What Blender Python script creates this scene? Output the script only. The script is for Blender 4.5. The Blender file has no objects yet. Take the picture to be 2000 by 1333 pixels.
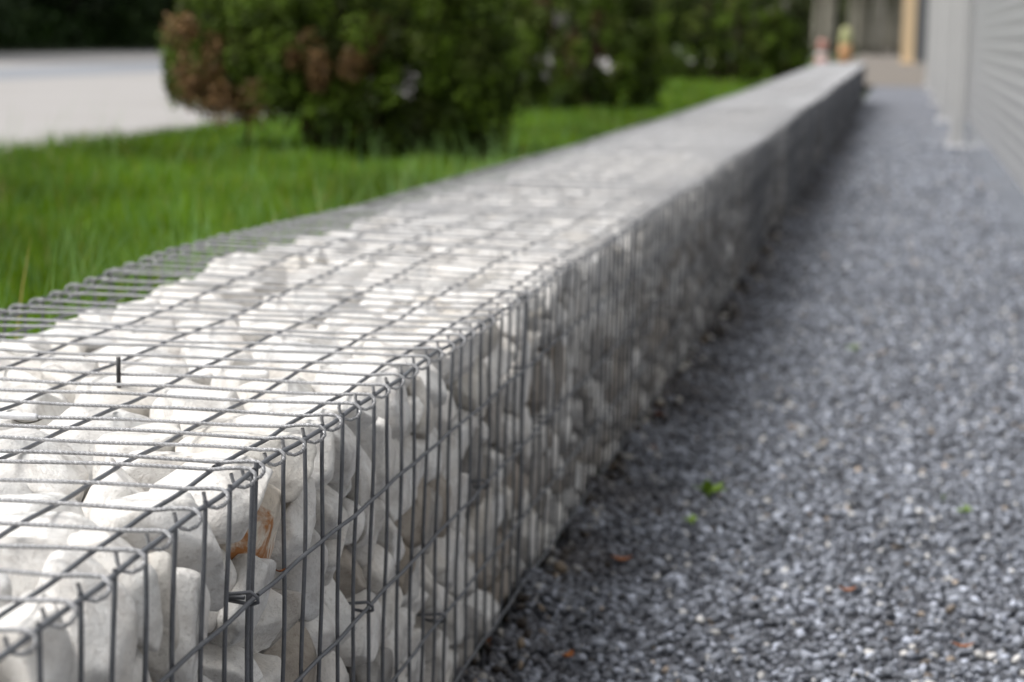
import bpy, bmesh, math
import numpy as np
from mathutils import Vector, Matrix, Quaternion

# ------------------------------------------------------------------ camera, sky, sun, exposure
# World: +Y runs along the gabion wall, +X to the building, z = 0 is the lid of the baskets.
sc = bpy.context.scene
COL = sc.collection
YAW, PITCH, ROLL, FPX, CX, CZ = -0.15780, 0.12881, -0.02604, 4700.0, 0.54362, 0.39349
_cy, _sy, _cp, _sp = math.cos(YAW), math.sin(YAW), math.cos(PITCH), math.sin(PITCH)
FW = Vector((_sy * _cp, _cy * _cp, -_sp)); R0 = Vector((_cy, -_sy, 0)); U0 = R0.cross(FW)
RT = R0 * math.cos(ROLL) - U0 * math.sin(ROLL); UP = R0 * math.sin(ROLL) + U0 * math.cos(ROLL)
CAM = Vector((CX, 0, CZ))
cam = bpy.data.cameras.new('camera'); camo = bpy.data.objects.new('camera', cam); COL.objects.link(camo)
m = Matrix((RT, UP, -FW)).transposed().to_4x4(); m.translation = CAM; camo.matrix_world = m
cam.sensor_width = 36; cam.lens = FPX / 2000 * 36; cam.clip_start = .05; cam.clip_end = 3000
cam.dof.use_dof = True
cam.dof.focus_distance = (Vector((0, 2.16, 0)) - CAM).dot(FW)
cam.dof.aperture_fstop = 6.4; cam.dof.aperture_blades = 9
sc.camera = camo

W = bpy.data.worlds.new("World"); sc.world = W; W.use_nodes = True
nt = W.node_tree; nt.nodes.clear()
SUN_EL, SUN_AZ = math.radians(56), math.radians(-112)         # azimuth measured from +Y towards +X
sky = nt.nodes.new('ShaderNodeTexSky'); sky.sky_type = 'NISHITA'; sky.sun_disc = False
sky.sun_elevation = SUN_EL; sky.sun_rotation = SUN_AZ; sky.air_density = 1.6; sky.dust_density = 4.0; sky.ozone_density = 1.0
hsv = nt.nodes.new('ShaderNodeHueSaturation'); hsv.inputs['Saturation'].default_value = .30
bg = nt.nodes.new('ShaderNodeBackground'); bg.inputs['Strength'].default_value = .122
wo = nt.nodes.new('ShaderNodeOutputWorld')
nt.links.new(sky.outputs[0], hsv.inputs['Color']); nt.links.new(hsv.outputs[0], bg.inputs['Color']); nt.links.new(bg.outputs[0], wo.inputs[0])
sl = bpy.data.lights.new('sun', 'SUN'); sl.energy = 1.65; sl.angle = math.radians(34); sl.color = (1, .985, .96)
so = bpy.data.objects.new('sun', sl); COL.objects.link(so)
sd = Vector((math.sin(SUN_AZ) * math.cos(SUN_EL), math.cos(SUN_AZ) * math.cos(SUN_EL), math.sin(SUN_EL)))
so.rotation_euler = (-sd).to_track_quat('-Z', 'Y').to_euler()
sc.view_settings.view_transform = 'Standard'; sc.view_settings.look = 'None'
sc.view_settings.exposure = 0.62; sc.view_settings.gamma = 1
sc.render.engine = 'CYCLES'
sc.cycles.max_bounces = 8; sc.cycles.diffuse_bounces = 4

# ------------------------------------------------------------------ helpers
def ray(x, y):
    """direction of a point of the photograph (2000 px wide), used only to measure where things stand"""
    return FW * FPX + RT * (x - 1000) - UP * (y - 666.5)
def at(x, y, axis, val):
    d = ray(x, y); return CAM + d * ((val - CAM[axis]) / d[axis])

def mesh_np(name, V, F, mat=None, col=None, smooth=False):
    V = np.asarray(V, np.float32); F = np.asarray(F, np.int32); k = F.shape[1]
    me = bpy.data.meshes.new(name)
    me.vertices.add(len(V)); me.vertices.foreach_set('co', V.ravel())
    me.loops.add(F.size); me.loops.foreach_set('vertex_index', F.ravel())
    me.polygons.add(len(F)); me.polygons.foreach_set('loop_start', np.arange(0, F.size, k, dtype=np.int32))
    me.polygons.foreach_set('loop_total', np.full(len(F), k, np.int32))
    if smooth: me.polygons.foreach_set('use_smooth', np.ones(len(F), bool))
    me.update(calc_edges=True)
    if col is not None:
        a = me.color_attributes.new('Col', 'FLOAT_COLOR', 'POINT')
        c = np.ones((len(V), 4), np.float32); c[:, :3] = col; a.data.foreach_set('color', c.ravel())
    if mat: me.materials.append(mat)
    return me
def obj(name, me, parent=None, loc=None):
    o = bpy.data.objects.new(name, me); COL.objects.link(o)
    if parent: o.parent = parent
    if loc is not None: o.location = loc
    return o
def empty(name, loc=(0, 0, 0)):
    o = bpy.data.objects.new(name, None); COL.objects.link(o); o.location = loc; o.empty_display_size = .1; return o
def tag(o, label=None, cat=None, group=None, kind=None):
    if label: o['label'] = label
    if cat: o['category'] = cat
    if group: o['group'] = group
    if kind: o['kind'] = kind
    return o
class MB:
    """collects boxes, tubes and sheets as quads and triangles for one mesh"""
    def __init__(s): s.v = []; s.f = []
    def add(s, V, F):
        n = len(s.v); s.v += [tuple(map(float, v)) for v in V]; s.f += [tuple(int(i) + n for i in f) for f in F]
    def box(s, a, b, bev=0):
        x0, y0, z0 = a; x1, y1, z1 = b
        if bev <= 0:
            V = [(x, y, z) for x in (x0, x1) for y in (y0, y1) for z in (z0, z1)]
            s.add(V, [(0, 1, 3, 2), (4, 6, 7, 5), (0, 4, 5, 1), (2, 3, 7, 6), (0, 2, 6, 4), (1, 5, 7, 3)])
        else:
            bm = bmesh.new(); bmesh.ops.create_cube(bm, size=1)
            for v in bm.verts:
                v.co = Vector(((x0 + x1) / 2 + v.co.x * (x1 - x0), (y0 + y1) / 2 + v.co.y * (y1 - y0), (z0 + z1) / 2 + v.co.z * (z1 - z0)))
            bmesh.ops.bevel(bm, geom=bm.edges[:], offset=bev, segments=2, affect='EDGES', profile=.5)
            s.add([v.co[:] for v in bm.verts], [[v.index for v in f.verts] for f in bm.faces]); bm.free()
        return s
    def tube(s, P, r, n=8, cap=True):
        V, F = tube_arrays(P, r, n); s.add(V, F)
        if cap: L = len(P); b = len(s.v) - L * n; s.f += [tuple(b + i for i in range(n))[::-1], tuple(b + (L - 1) * n + i for i in range(n))]
        return s
    def build(s, name, mat, parent=None, smooth=True, loc=None):
        me = bpy.data.meshes.new(name); me.from_pydata(s.v, [], s.f); me.materials.append(mat)
        if smooth: me.polygons.foreach_set('use_smooth', [True] * len(me.polygons))
        me.update(); return obj(name, me, parent, loc)
def tube_arrays(P, r, n=8):
    P = np.asarray(P, float); L = len(P)
    T = np.gradient(P, axis=0); T /= np.linalg.norm(T, axis=1)[:, None] + 1e-12
    up = np.array([0, 0, 1.]) if abs(T[0, 2]) < .9 else np.array([0, 1., 0])
    N = np.zeros_like(P); a = np.cross(T[0], up); a /= np.linalg.norm(a); N[0] = a
    for i in range(1, L):
        a = N[i - 1] - T[i] * (N[i - 1] @ T[i]); N[i] = a / np.linalg.norm(a)
    B = np.cross(T, N); th = np.arange(n) * 2 * math.pi / n
    rr = np.broadcast_to(np.asarray(r, float), (L,))
    V = P[:, None] + rr[:, None, None] * (np.cos(th)[None, :, None] * N[:, None] + np.sin(th)[None, :, None] * B[:, None])
    i = np.arange(L - 1)[:, None] * n; j = np.arange(n)[None]; j2 = (j + 1) % n
    F = np.stack([i + j, i + j2, i + n + j2, i + n + j], -1).reshape(-1, 4)
    return V.reshape(-1, 3), F
class Tubes:
    """many wires in one mesh"""
    def __init__(s): s.V = []; s.F = []; s.n = 0
    def add(s, P, r, n=6):
        V, F = tube_arrays(P, r, n); s.V.append(V); s.F.append(F + s.n); s.n += len(V)
    def build(s, name, mat, parent=None):
        return obj(name, mesh_np(name, np.concatenate(s.V), np.concatenate(s.F), mat, smooth=True), parent)

# ------------------------------------------------------------------ materials
def new_mat(name):
    mt = bpy.data.materials.new(name); mt.use_nodes = True; t = mt.node_tree; t.nodes.clear()
    o = t.nodes.new('ShaderNodeOutputMaterial'); p = t.nodes.new('ShaderNodeBsdfPrincipled'); t.links.new(p.outputs[0], o.inputs[0])
    return mt, t, p
def N(t, typ, **kw):
    n = t.nodes.new(typ)
    for k, v in kw.items():
        if k.startswith('i_'):
            key = k[2:].replace('_', ' ')
            n.inputs[int(key) if key.isdigit() else key].default_value = v
        else: setattr(n, k, v)
    return n
def ramp(t, fac, stops):
    r = t.nodes.new('ShaderNodeValToRGB'); e = r.color_ramp.elements
    while len(e) < len(stops): e.new(.5)
    for el, (p, c) in zip(e, stops): el.position = p; el.color = (*c, 1) if len(c) == 3 else c
    t.links.new(fac, r.inputs[0]); return r.outputs[0]
def mixc(t, fac, a, b, mode='MIX'):
    n = t.nodes.new('ShaderNodeMix'); n.data_type = 'RGBA'; n.blend_type = mode
    for s, v in ((n.inputs[0], fac), (n.inputs[6], a), (n.inputs[7], b)):
        if hasattr(v, 'links'): t.links.new(v, s)
        else: s.default_value = v if isinstance(v, (int, float)) else (*v, 1)
    return n.outputs[2]
def noise(t, vec, scale, detail=4, rough=.55, dist=0):
    n = N(t, 'ShaderNodeTexNoise', i_Scale=scale, i_Detail=detail, i_Roughness=rough, i_Distortion=dist)
    if vec is not None: t.links.new(vec, n.inputs['Vector'])
    return n.outputs[0]
def bump(t, p, h, strength, dist, prev=None):
    b = N(t, 'ShaderNodeBump', i_Strength=strength, i_Distance=dist); t.links.new(h, b.inputs['Height'])
    if prev is not None: t.links.new(prev, b.inputs['Normal'])
    t.links.new(b.outputs[0], p.inputs['Normal']); return b.outputs[0]

def marble(name, source, rust=0.0):
    mt, t, p = new_mat(name)
    tc = t.nodes.new('ShaderNodeTexCoord'); vec = tc.outputs['Object']
    if source == 'object':
        oi = t.nodes.new('ShaderNodeObjectInfo'); sc_ = N(t, 'ShaderNodeMath', operation='MULTIPLY', i_1=37.0); t.links.new(oi.outputs['Random'], sc_.inputs[0])
        ad = N(t, 'ShaderNodeVectorMath', operation='ADD'); t.links.new(vec, ad.inputs[0]); t.links.new(sc_.outputs[0], ad.inputs[1]); vec = ad.outputs[0]
        tint = oi.outputs['Color']
    else:
        at_ = N(t, 'ShaderNodeAttribute', attribute_name='Col'); tint = at_.outputs['Color']
    big = noise(t, vec, 14, 5, .6, .6); mid = noise(t, vec, 42, 6, .62, .3); fine = noise(t, vec, 230, 5, .7)
    c = mixc(t, ramp(t, big, [(.40, (0, 0, 0)), (.68, (1, 1, 1))]), (.86, .86, .85), (.72, .69, .65))       # pale warm clouds
    c = mixc(t, ramp(t, mid, [(.48, (0, 0, 0)), (.70, (.85, .85, .85))]), c, (.60, .575, .55))               # grey-brown dust
    vor = N(t, 'ShaderNodeTexNoise', i_Scale=9.0, i_Detail=8.0, i_Roughness=.66, i_Distortion=1.6); t.links.new(vec, vor.inputs['Vector'])
    c = mixc(t, ramp(t, vor.outputs[0], [(.470, (0, 0, 0)), (.495, (.35, .35, .35)), (.52, (0, 0, 0))]), c, (.50, .49, .48))   # grey veins
    c = mixc(t, ramp(t, fine, [(.55, (0, 0, 0)), (.70, (.75, .75, .75))]), c, (.47, .445, .42))                # speckle
    if rust:
        rn = noise(t, vec, 26, 5, .65, .8)
        c = mixc(t, ramp(t, rn, [(.50 - rust * .1, (0, 0, 0)), (.60 - rust * .1, (1, 1, 1))]), c, (.46, .22, .09))
    c = mixc(t, 1.0, c, tint, 'MULTIPLY')
    t.links.new(c, p.inputs['Base Color']); p.inputs['Roughness'].default_value = .62; p.inputs['Specular IOR Level'].default_value = .3
    p.inputs['Subsurface Weight'].default_value = 0
    h = N(t, 'ShaderNodeMath', operation='ADD'); t.links.new(mid, h.inputs[0]); t.links.new(fine, h.inputs[1])
    b1 = bump(t, p, big, .6, .005); bump(t, p, h.outputs[0], .8, .0022, b1)
    return mt
M = {}
M['marble'] = marble('white_marble', 'object'); M['marble_mass'] = marble('white_marble_fill', 'attr'); M['rust_marble'] = marble('rust_stained_marble', 'object', .12)

def metal(name, base, metallic, rough, ribs=False):
    mt, t, p = new_mat(name); tc = t.nodes.new('ShaderNodeTexCoord'); vec = tc.outputs['Object']
    n1 = noise(t, vec, 60, 5, .65); n2 = noise(t, vec, 900, 3, .6)
    c = mixc(t, ramp(t, n1, [(.35, (0, 0, 0)), (.7, (1, 1, 1))]), tuple(b * .82 for b in base), tuple(min(1, b * 1.22) for b in base))
    c = mixc(t, ramp(t, n2, [(.55, (0, 0, 0)), (.75, (.7, .7, .7))]), c, tuple(min(1, b * 1.8) for b in base))
    t.links.new(c, p.inputs['Base Color']); p.inputs['Metallic'].default_value = metallic; p.inputs['Roughness'].default_value = rough
    if ribs:
        w = N(t, 'ShaderNodeTexWave', wave_type='BANDS', bands_direction='DIAGONAL', wave_profile='SIN', i_Scale=130.0, i_Distortion=2.5, i_Detail=2.0)
        w.inputs['Detail Scale'].default_value = 1.5
        t.links.new(vec, w.inputs['Vector']); b = bump(t, p, w.outputs[0], .9, .0009); bump(t, p, n2, .5, .0006, b)
    else: bump(t, p, n2, .35, .0004)
    return mt
M['wire'] = metal('galvanised_wire', (.125, .13, .142), .3, .5)
M['ribbed'] = metal('ribbed_galvanised_wire', (.39, .39, .40), .35, .36, True)
M['steel'] = metal('painted_steel', (.50, .495, .485), 0, .45)
M['dark_steel'] = metal('dark_steel', (.02, .02, .022), .2, .5)
M['bright_steel'] = metal('galvanised_plate', (.68, .68, .70), .2, .4)

def plain(name, base, rough=.8, nscale=20, var=.25, bmp=.3, bd=.003, spec=.3, base2=None):
    mt, t, p = new_mat(name); tc = t.nodes.new('ShaderNodeTexCoord'); vec = tc.outputs['Object']
    n = noise(t, vec, nscale, 6, .6); b2 = base2 or tuple(b * (1 - var) for b in base)
    t.links.new(mixc(t, ramp(t, n, [(.3, (0, 0, 0)), (.7, (1, 1, 1))]), base, b2), p.inputs['Base Color'])
    p.inputs['Roughness'].default_value = rough; p.inputs['Specular IOR Level'].default_value = spec
    bump(t, p, noise(t, vec, nscale * 6, 4, .6), bmp, bd)
    return mt
def attr_mat(name, rough=.7, spec=.3, trans=0.0, bscale=None):
    mt, t, p = new_mat(name); a = N(t, 'ShaderNodeAttribute', attribute_name='Col')
    t.links.new(a.outputs['Color'], p.inputs['Base Color']); p.inputs['Roughness'].default_value = rough; p.inputs['Specular IOR Level'].default_value = spec
    if trans:
        tr = t.nodes.new('ShaderNodeBsdfTranslucent'); mx = N(t, 'ShaderNodeMixShader', i_0=trans)
        t.links.new(a.outputs['Color'], tr.inputs[0]); t.links.new(p.outputs[0], mx.inputs[1]); t.links.new(tr.outputs[0], mx.inputs[2])
        t.links.new(mx.outputs[0], t.nodes['Material Output'].inputs[0])
    if bscale:
        tc = t.nodes.new('ShaderNodeTexCoord'); bump(t, p, noise(t, tc.outputs['Object'], bscale, 4, .6), .6, .002)
    return mt
M['grass'] = attr_mat('grass_blades', .5, .22, .4)
M['leaf'] = attr_mat('foliage', .6, .25, .25)
M['gravel'] = attr_mat('basalt_gravel', .55, .5, 0, 300)
M['gravel_bed'] = plain('gravel_bed', (.14, .147, .168), .75, 70, .4, 1, .008, .4, (.24, .25, .285))
M['soil'] = plain('lawn_soil', (.035, .05, .015), .95, 12, .4, .6, .01)
M['paving'] = plain('pale_paving', (.37, .352, .34), .85, .7, .08, .2, .002, .3, (.33, .312, .295))
M['road'] = plain('pale_road', (.27, .28, .30), .85, .5, .08, .2, .002)
M['kerb'] = plain('kerb_stone', (.42, .39, .36), .85, 3, .1, .2, .002)
M['court'] = plain('beige_forecourt', (.215, .19, .165), .9, 3, .2, .2, .002)
M['ground'] = plain('far_ground', (.05, .07, .025), .95, .4, .3, .3, .01)
M['bark'] = plain('brown_bark', (.085, .05, .035), .9, 14, .4, 1, .01)
M['pine_bark'] = plain('grey_brown_bark', (.40, .37, .31), .9, 3, .45, 1, .02)
M['dark_bark'] = plain('dark_bark', (.03, .026, .022), .95, 3, .4, 1, .02)
M['clad'] = plain('grey_cladding', (.40, .405, .415), .32, 2, .08, .1, .001, .5)
M['plinth'] = plain('smooth_grey_panel', (.27, .29, .32), .12, 1.2, .06, .03, .0005, .8)
M['tan'] = plain('tan_render', (.74, .56, .35), .85, 4, .08, .2, .002)
M['dark_grey'] = plain('dark_grey_render', (.13, .14, .15), .8, 4, .1, .2, .002)
M['orange'] = plain('orange_plastic', (.52, .29, .14), .5, 8, .1, .1, .001)
M['yellow'] = plain('yellow_plastic', (.42, .42, .21), .5, 8, .1, .1, .001)
M['red'] = plain('faded_red_plastic', (.50, .26, .22), .5, 8, .1, .1, .001)
M['white_plastic'] = plain('white_band', (.7, .68, .66), .5, 8, .1, .1, .001)
M['dry_leaf'] = plain('dry_leaf', (.36, .13, .04), .8, 60, .4, .5, .002)
M['grey_leaf'] = plain('weathered_leaf', (.16, .15, .13), .8, 60, .4, .5, .002)
M['weed'] = plain('weed_leaf', (.20, .32, .035), .6, 60, .3, .3, .001)

rng = np.random.RandomState(7)
def rot_rand(n, r=rng):
    q = r.normal(size=(n, 4)); q /= np.linalg.norm(q, axis=1)[:, None]; w, x, y, z = q.T
    return np.stack([1 - 2 * (y * y + z * z), 2 * (x * y - z * w), 2 * (x * z + y * w), 2 * (x * y + z * w), 1 - 2 * (x * x + z * z), 2 * (y * z - x * w),
                     2 * (x * z - y * w), 2 * (y * z + x * w), 1 - 2 * (x * x + y * y)], -1).reshape(n, 3, 3)

# ------------------------------------------------------------------ the setting
GZ, LZ, WID = -.50, -.25, .645      # gravel level, lawn level, width of the baskets
def sheet(name, pts, mat, z=None):
    V = [(p[0], p[1], p[2] if len(p) > 2 else z) for p in pts]
    me = bpy.data.meshes.new(name); me.from_pydata(V, [], [tuple(range(len(V)))]); me.materials.append(mat)
    return tag(obj(name, me), kind='structure')
sheet('ground', [(-900, -60, -.62), (900, -60, -.62), (900, 1500, -.62), (-900, 1500, -.62)], M['ground'])
def grid(name, x0, x1, y0, y1, nx, ny, fz, mat, kind='structure'):
    X, Y = np.meshgrid(np.linspace(x0, x1, nx), np.linspace(y0, y1, ny), indexing='xy'); Z = fz(X, Y)
    V = np.stack([X, Y, Z], -1).reshape(-1, 3); i = (np.arange(ny - 1)[:, None] * nx + np.arange(nx - 1)[None]).ravel()
    o = obj(name, mesh_np(name, V, np.stack([i, i + 1, i + nx + 1, i + nx], -1), mat, smooth=True)); return tag(o, kind=kind)
def wob(X, Y, a, s, k=0): return a * (np.sin(X * 5.1 / s + Y * 3.3 / s + k) + np.sin(Y * 7.7 / s - X * 4.2 / s + 2 * k)) / 2
grid('gravel_path', -.02, 1.30, -4, 47.0, 30, 900, lambda X, Y: GZ + wob(X, Y, .006, 1) - .004, M['gravel_bed'])
grid('lawn', -3.55, -.640, -4, 60, 40, 400, lambda X, Y: LZ + wob(X, Y, .012, 1.5) - .015 + np.where(X > -.645, -.2, 0), M['soil'])
grid('embankment', -.650, -.6458, -4, 60, 2, 40, lambda X, Y: np.where(X < -.648, LZ - .004, -.55), M['soil'])
PAVX = -3.55
sheet('paving', [(PAVX, -6), (PAVX, 90), (-30, 90), (-30, -6)][::-1], M['paving'], LZ - .03)
sheet('road', [(-8.2, -6), (-10.4, 90), (-12.6, 90), (-10.2, -6)][::-1], M['road'], LZ - .026)
sheet('verge', [(-15.6, -6), (-15.6, 160), (-60, 160), (-60, -6)][::-1], M['ground'], LZ - .022)
k_ = MB().box((PAVX - .10, -6, LZ - .06), (PAVX - .002, 60, LZ - .004), .008).build('kerb', M['kerb']); tag(k_, kind='structure')
def court_z(Y): return np.interp(Y, [46.9, 48, 66, 200], [-.50, -.47, -.20, .02])
grid('forecourt', -1.0, 14, 46.9, 170, 8, 60, lambda X, Y: court_z(Y), M['court'])
grid('forecourt_lawn', -14, -1.0, 60, 170, 8, 60, lambda X, Y: court_z(Y) - .02, M['ground'])

# ------------------------------------------------------------------ gravel
ico = bmesh.new(); bmesh.ops.create_icosphere(ico, subdivisions=1, radius=1)
IV = np.array([v.co[:] for v in ico.verts]); IF = np.array([[v.index for v in f.verts] for f in ico.faces]); ico.free()
def gravel():
    vs = []
    parts = []
    for (y0, y1, dens, smin, smax) in ((2.5, 5.2, 6000, .0055, .0125), (5.2, 8, 4800, .006, .013), (8, 14, 3200, .007, .013), (14, 26, 1100, .011, .019)):
        n = int((y1 - y0) * 1.12 * dens)
        x = rng.uniform(-.01, 1.10, n); y = rng.uniform(y0, y1, n); parts.append((x, y, rng.uniform(0, 1, n) ** 1.6 * (smax - smin) + smin))
    # a sloping ridge of stones against the foot of the baskets
    n = 7500; x = np.abs(rng.normal(0, .04, n)); y = 2.5 + rng.uniform(0, 1, n) ** 1.3 * 10; parts.append((x, y, rng.uniform(.005, .011, n)))
    x, y, s = (np.concatenate(a) for a in zip(*parts)); n = len(x)
    z = GZ + wob(x, y, .006, 1) + rng.uniform(-.003, .007, n) + .046 * np.exp(-(x / .055) ** 2) * np.clip(.45 + .35 * np.sin(y * 9) + .35 * np.sin(y * 23), 0, 1.2)
    V0 = IV[None] * (1 + rng.uniform(-.42, .22, (n, len(IV), 1)))
    V0 = V0 * (s[:, None] * rng.uniform([.9, .6, .45], [1.4, 1.05, .85], (n, 3)))[:, None]
    Rm = rot_rand(n); V = np.einsum('nij,nvj->nvi', Rm, V0); V[:, :, 2] *= .8
    V += np.stack([x, y, z], -1)[:, None]
    b = np.clip(np.exp(rng.normal(-1.62, .52, n)), .05, .62); c = np.stack([b * .91, b * .975, b * 1.13], -1)
    u = rng.uniform(size=n); warm = u < .013; c[warm] = np.stack([b, b * .82, b * .66], -1)[warm] * 1.25
    pale = u > .972; c[pale] = rng.uniform(.42, .72, (pale.sum(), 1)) * np.array([1, .98, .95])
    soil_shade = (np.exp(-(x / .15) ** 2) * np.clip(.75 + .35 * np.sin(y * 7 + 2 * np.sin(y * 3)), .3, 1))[:, None]; c = c * (1 - .72 * soil_shade) + soil_shade * np.array([.022, .013, .007])  # darker near the wall: soil plus the wall's contact shade, painted into chip colours
    F = (IF[None] + (np.arange(n) * len(IV))[:, None, None]).reshape(-1, 3)
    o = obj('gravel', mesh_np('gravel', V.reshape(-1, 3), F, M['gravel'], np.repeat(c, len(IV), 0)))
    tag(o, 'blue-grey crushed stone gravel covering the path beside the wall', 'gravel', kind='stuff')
gravel()
def foot_debris():
    r = np.random.RandomState(17); n = 380; x = np.abs(r.normal(.010, .03, n)); y = 2.4 + r.uniform(0, 1, n) ** 1.4 * 10; s = r.uniform(.005, .013, n)
    V = IV[None] * (1 + r.uniform(-.35, .25, (n, 12 if len(IV) == 12 else len(IV), 1))) * (s[:, None] * r.uniform([.9, .6, .4], [1.5, 1.1, .8], (n, 3)))[:, None]
    V = np.einsum('nij,nvj->nvi', rot_rand(n, r), V) + np.stack([x, y, GZ + .035 * np.exp(-(x / .06) ** 2) + .006 + 0 * x], -1)[:, None]
    u = r.uniform(size=(n, 1)); c = np.where(u < .62, np.array([.030, .020, .013]), np.where(u < .8, np.array([.20, .15, .10]), np.array([.50, .47, .42]))) * r.uniform(.6, 1.2, (n, 1))
    F = (IF[None] + (np.arange(n) * len(IV))[:, None, None]).reshape(-1, 3)
    tag(obj('debris', mesh_np('debris', V.reshape(-1, 3), F, M['gravel'], np.repeat(c, len(IV), 0))), 'dark earth clods and stone chips along the foot of the wall', 'debris', kind='stuff')
foot_debris()

# ------------------------------------------------------------------ grass
def grass():
    P = []
    def patch(n, x0, x1, y0, y1, hmin, hmax, wd, tone):
        x = rng.uniform(x0, x1, n); y = rng.uniform(y0, y1, n); h = rng.uniform(hmin, hmax, n); P.append((x, y, h, np.full(n, wd), np.full(n, tone)))
    for (y0, y1, d, hm, hM, w) in ((1.8, 6, 5200, .09, .20, .0034), (6, 10, 3400, .08, .17, .0045), (10, 16, 1700, .07, .14, .0062), (16, 28, 620, .06, .13, .010), (28, 58, 170, .06, .12, .018)):
        n = int((y1 - y0) * 2.88 * d); patch(n, -3.53, -.66, y0, y1, hm, hM, w, 0)
    patch(420, -.95, -.66, 1.8, 9, .22, .36, .003, 1)       # long pale blades leaning by the mesh
    patch(240, -3.6, -.70, 5, 16, .2, .34, .0036, 1)
    patch(26, -.9, -.66, 2.5, 9, .2, .33, .0034, 2)          # straw-coloured
    x, y, h, w, tone = (np.concatenate(a) for a in zip(*P)); n = len(x)
    cl = .68 + .36 * np.sin(x * 9 + 2 * np.sin(y * 5)) * np.sin(y * 6.3 + 1.7 * np.sin(x * 4))   # tufts
    h = h * np.where(tone == 0, cl, 1); th = rng.uniform(0, 2 * math.pi, n); lean = rng.uniform(.05, .6, n) * h; la = rng.uniform(0, 2 * math.pi, n)
    sx, sy = np.cos(th) * w, np.sin(th) * w; lx, ly = np.cos(la) * lean, np.sin(la) * lean; z0 = LZ - .01 + 0 * x
    ts = (0, .4, .75, 1.0); ws = (1, .9, .6, .06); V = np.zeros((n, 8, 3))
    for k, (t_, q) in enumerate(zip(ts, ws)):
        for j, sg in enumerate((-1, 1)):
            V[:, 2 * k + j, 0] = x + lx * t_ ** 2 + sg * sx * q * .5; V[:, 2 * k + j, 1] = y + ly * t_ ** 2 + sg * sy * q * .5
            V[:, 2 * k + j, 2] = z0 + h * t_ * (1 - .25 * (lean / h) ** 2 * t_)
    F0 = np.array([(0, 1, 3, 2), (2, 3, 5, 4), (4, 5, 7, 6)]); F = (F0[None] + (np.arange(n) * 8)[:, None, None]).reshape(-1, 4)
    a = rng.uniform(0, 1, (n, 1)); c = (1 - a) * np.array([.080, .175, .002]) + a * np.array([.225, .38, .016])
    c = np.where((rng.uniform(size=(n, 1)) < .14), np.array([.17, .33, .12]), c); c = c * (.78 + .34 * np.sin(x * 3.1 + 1.5 * np.sin(y * 1.3)) * np.sin(y * 2.2 + x))[:, None]; c = np.where(rng.uniform(size=(n, 1)) < .035, np.array([.34, .30, .10]), c)
    c = np.where(tone[:, None] == 1, np.array([.22, .38, .12]), c); c = np.where(tone[:, None] == 2, np.array([.50, .40, .13]), c)
    o = obj('grass', mesh_np('grass', V.reshape(-1, 3), F, M['grass'], np.repeat(c, 8, 0)))
    tag(o, 'long bright green grass growing behind the gabion wall', 'grass', kind='stuff')
grass()

# ------------------------------------------------------------------ marble stones in the baskets
AX = [(.062, .043, .031), (.054, .046, .036), (.070, .040, .030), (.050, .038, .030), (.058, .050, .027), (.066, .045, .037),
      (.046, .036, .028), (.074, .046, .028), (.052, .042, .033), (.060, .036, .032), (.048, .044, .026), (.068, .050, .034),
      (.042, .034, .027), (.056, .040, .024), (.063, .052, .036), (.050, .034, .026), (.071, .044, .034), (.045, .040, .032)]
def radius(U, k):
    r = np.random.RandomState(900 + k); n = 11 + k % 5; Nn = r.normal(size=(n, 3))
    for it in range(30):
        D = Nn[:, None] - Nn[None]; q = (D ** 2).sum(-1) + 1e-2; Nn = Nn + .05 * (D / q[..., None] ** 1.5).sum(1) / n; Nn /= np.linalg.norm(Nn, axis=1)[:, None]
    Nn += r.normal(size=(n, 3)) * .18; Nn /= np.linalg.norm(Nn, axis=1)[:, None]
    d = r.uniform(.72, 1.05, n); p = 22 + (k * 7) % 11
    c = np.maximum(U @ Nn.T, 0) / d; R = ((c ** p).sum(1) + 1e-9) ** (-1. / p); R = np.minimum(R, 1.22)
    for f, a in ((2.1, .03), (4.3, .012), (9., .005)):
        Mm = r.normal(size=(3, 3)); ph = r.uniform(0, 6, 3); R = R * (1 + a * np.sin(f * U @ Mm + ph).sum(1) / 1.7)
    return R
def ico_mesh(l):
    b = bmesh.new(); bmesh.ops.create_icosphere(b, subdivisions=l, radius=1)
    V = np.array([v.co[:] for v in b.verts]); V /= np.linalg.norm(V, axis=1)[:, None]; F = np.array([[v.index for v in f.verts] for f in b.faces]); b.free(); return V, F
def chips(V, k, a):      # small facets and dents of broken stone
    r = np.random.RandomState(50 + k); out = V.copy()
    for f in (60., 130., 260.):
        Mm = r.normal(size=(3, 4)) * f; ph = r.uniform(0, 6, 4)
        s = np.abs(np.sin(V @ Mm + ph)).mean(1) - .63
        out = out * (1 + a * (60. / f) * s[:, None])
    return out
LOD = {l: ico_mesh(l) for l in (1, 2, 3, 5)}
SH = {(l, k): chips(LOD[l][0] * radius(LOD[l][0], k)[:, None] * np.array(AX[k]), k, .036 if l > 2 else 0) for l in (1, 2, 3, 5) for k in range(18)}
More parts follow.
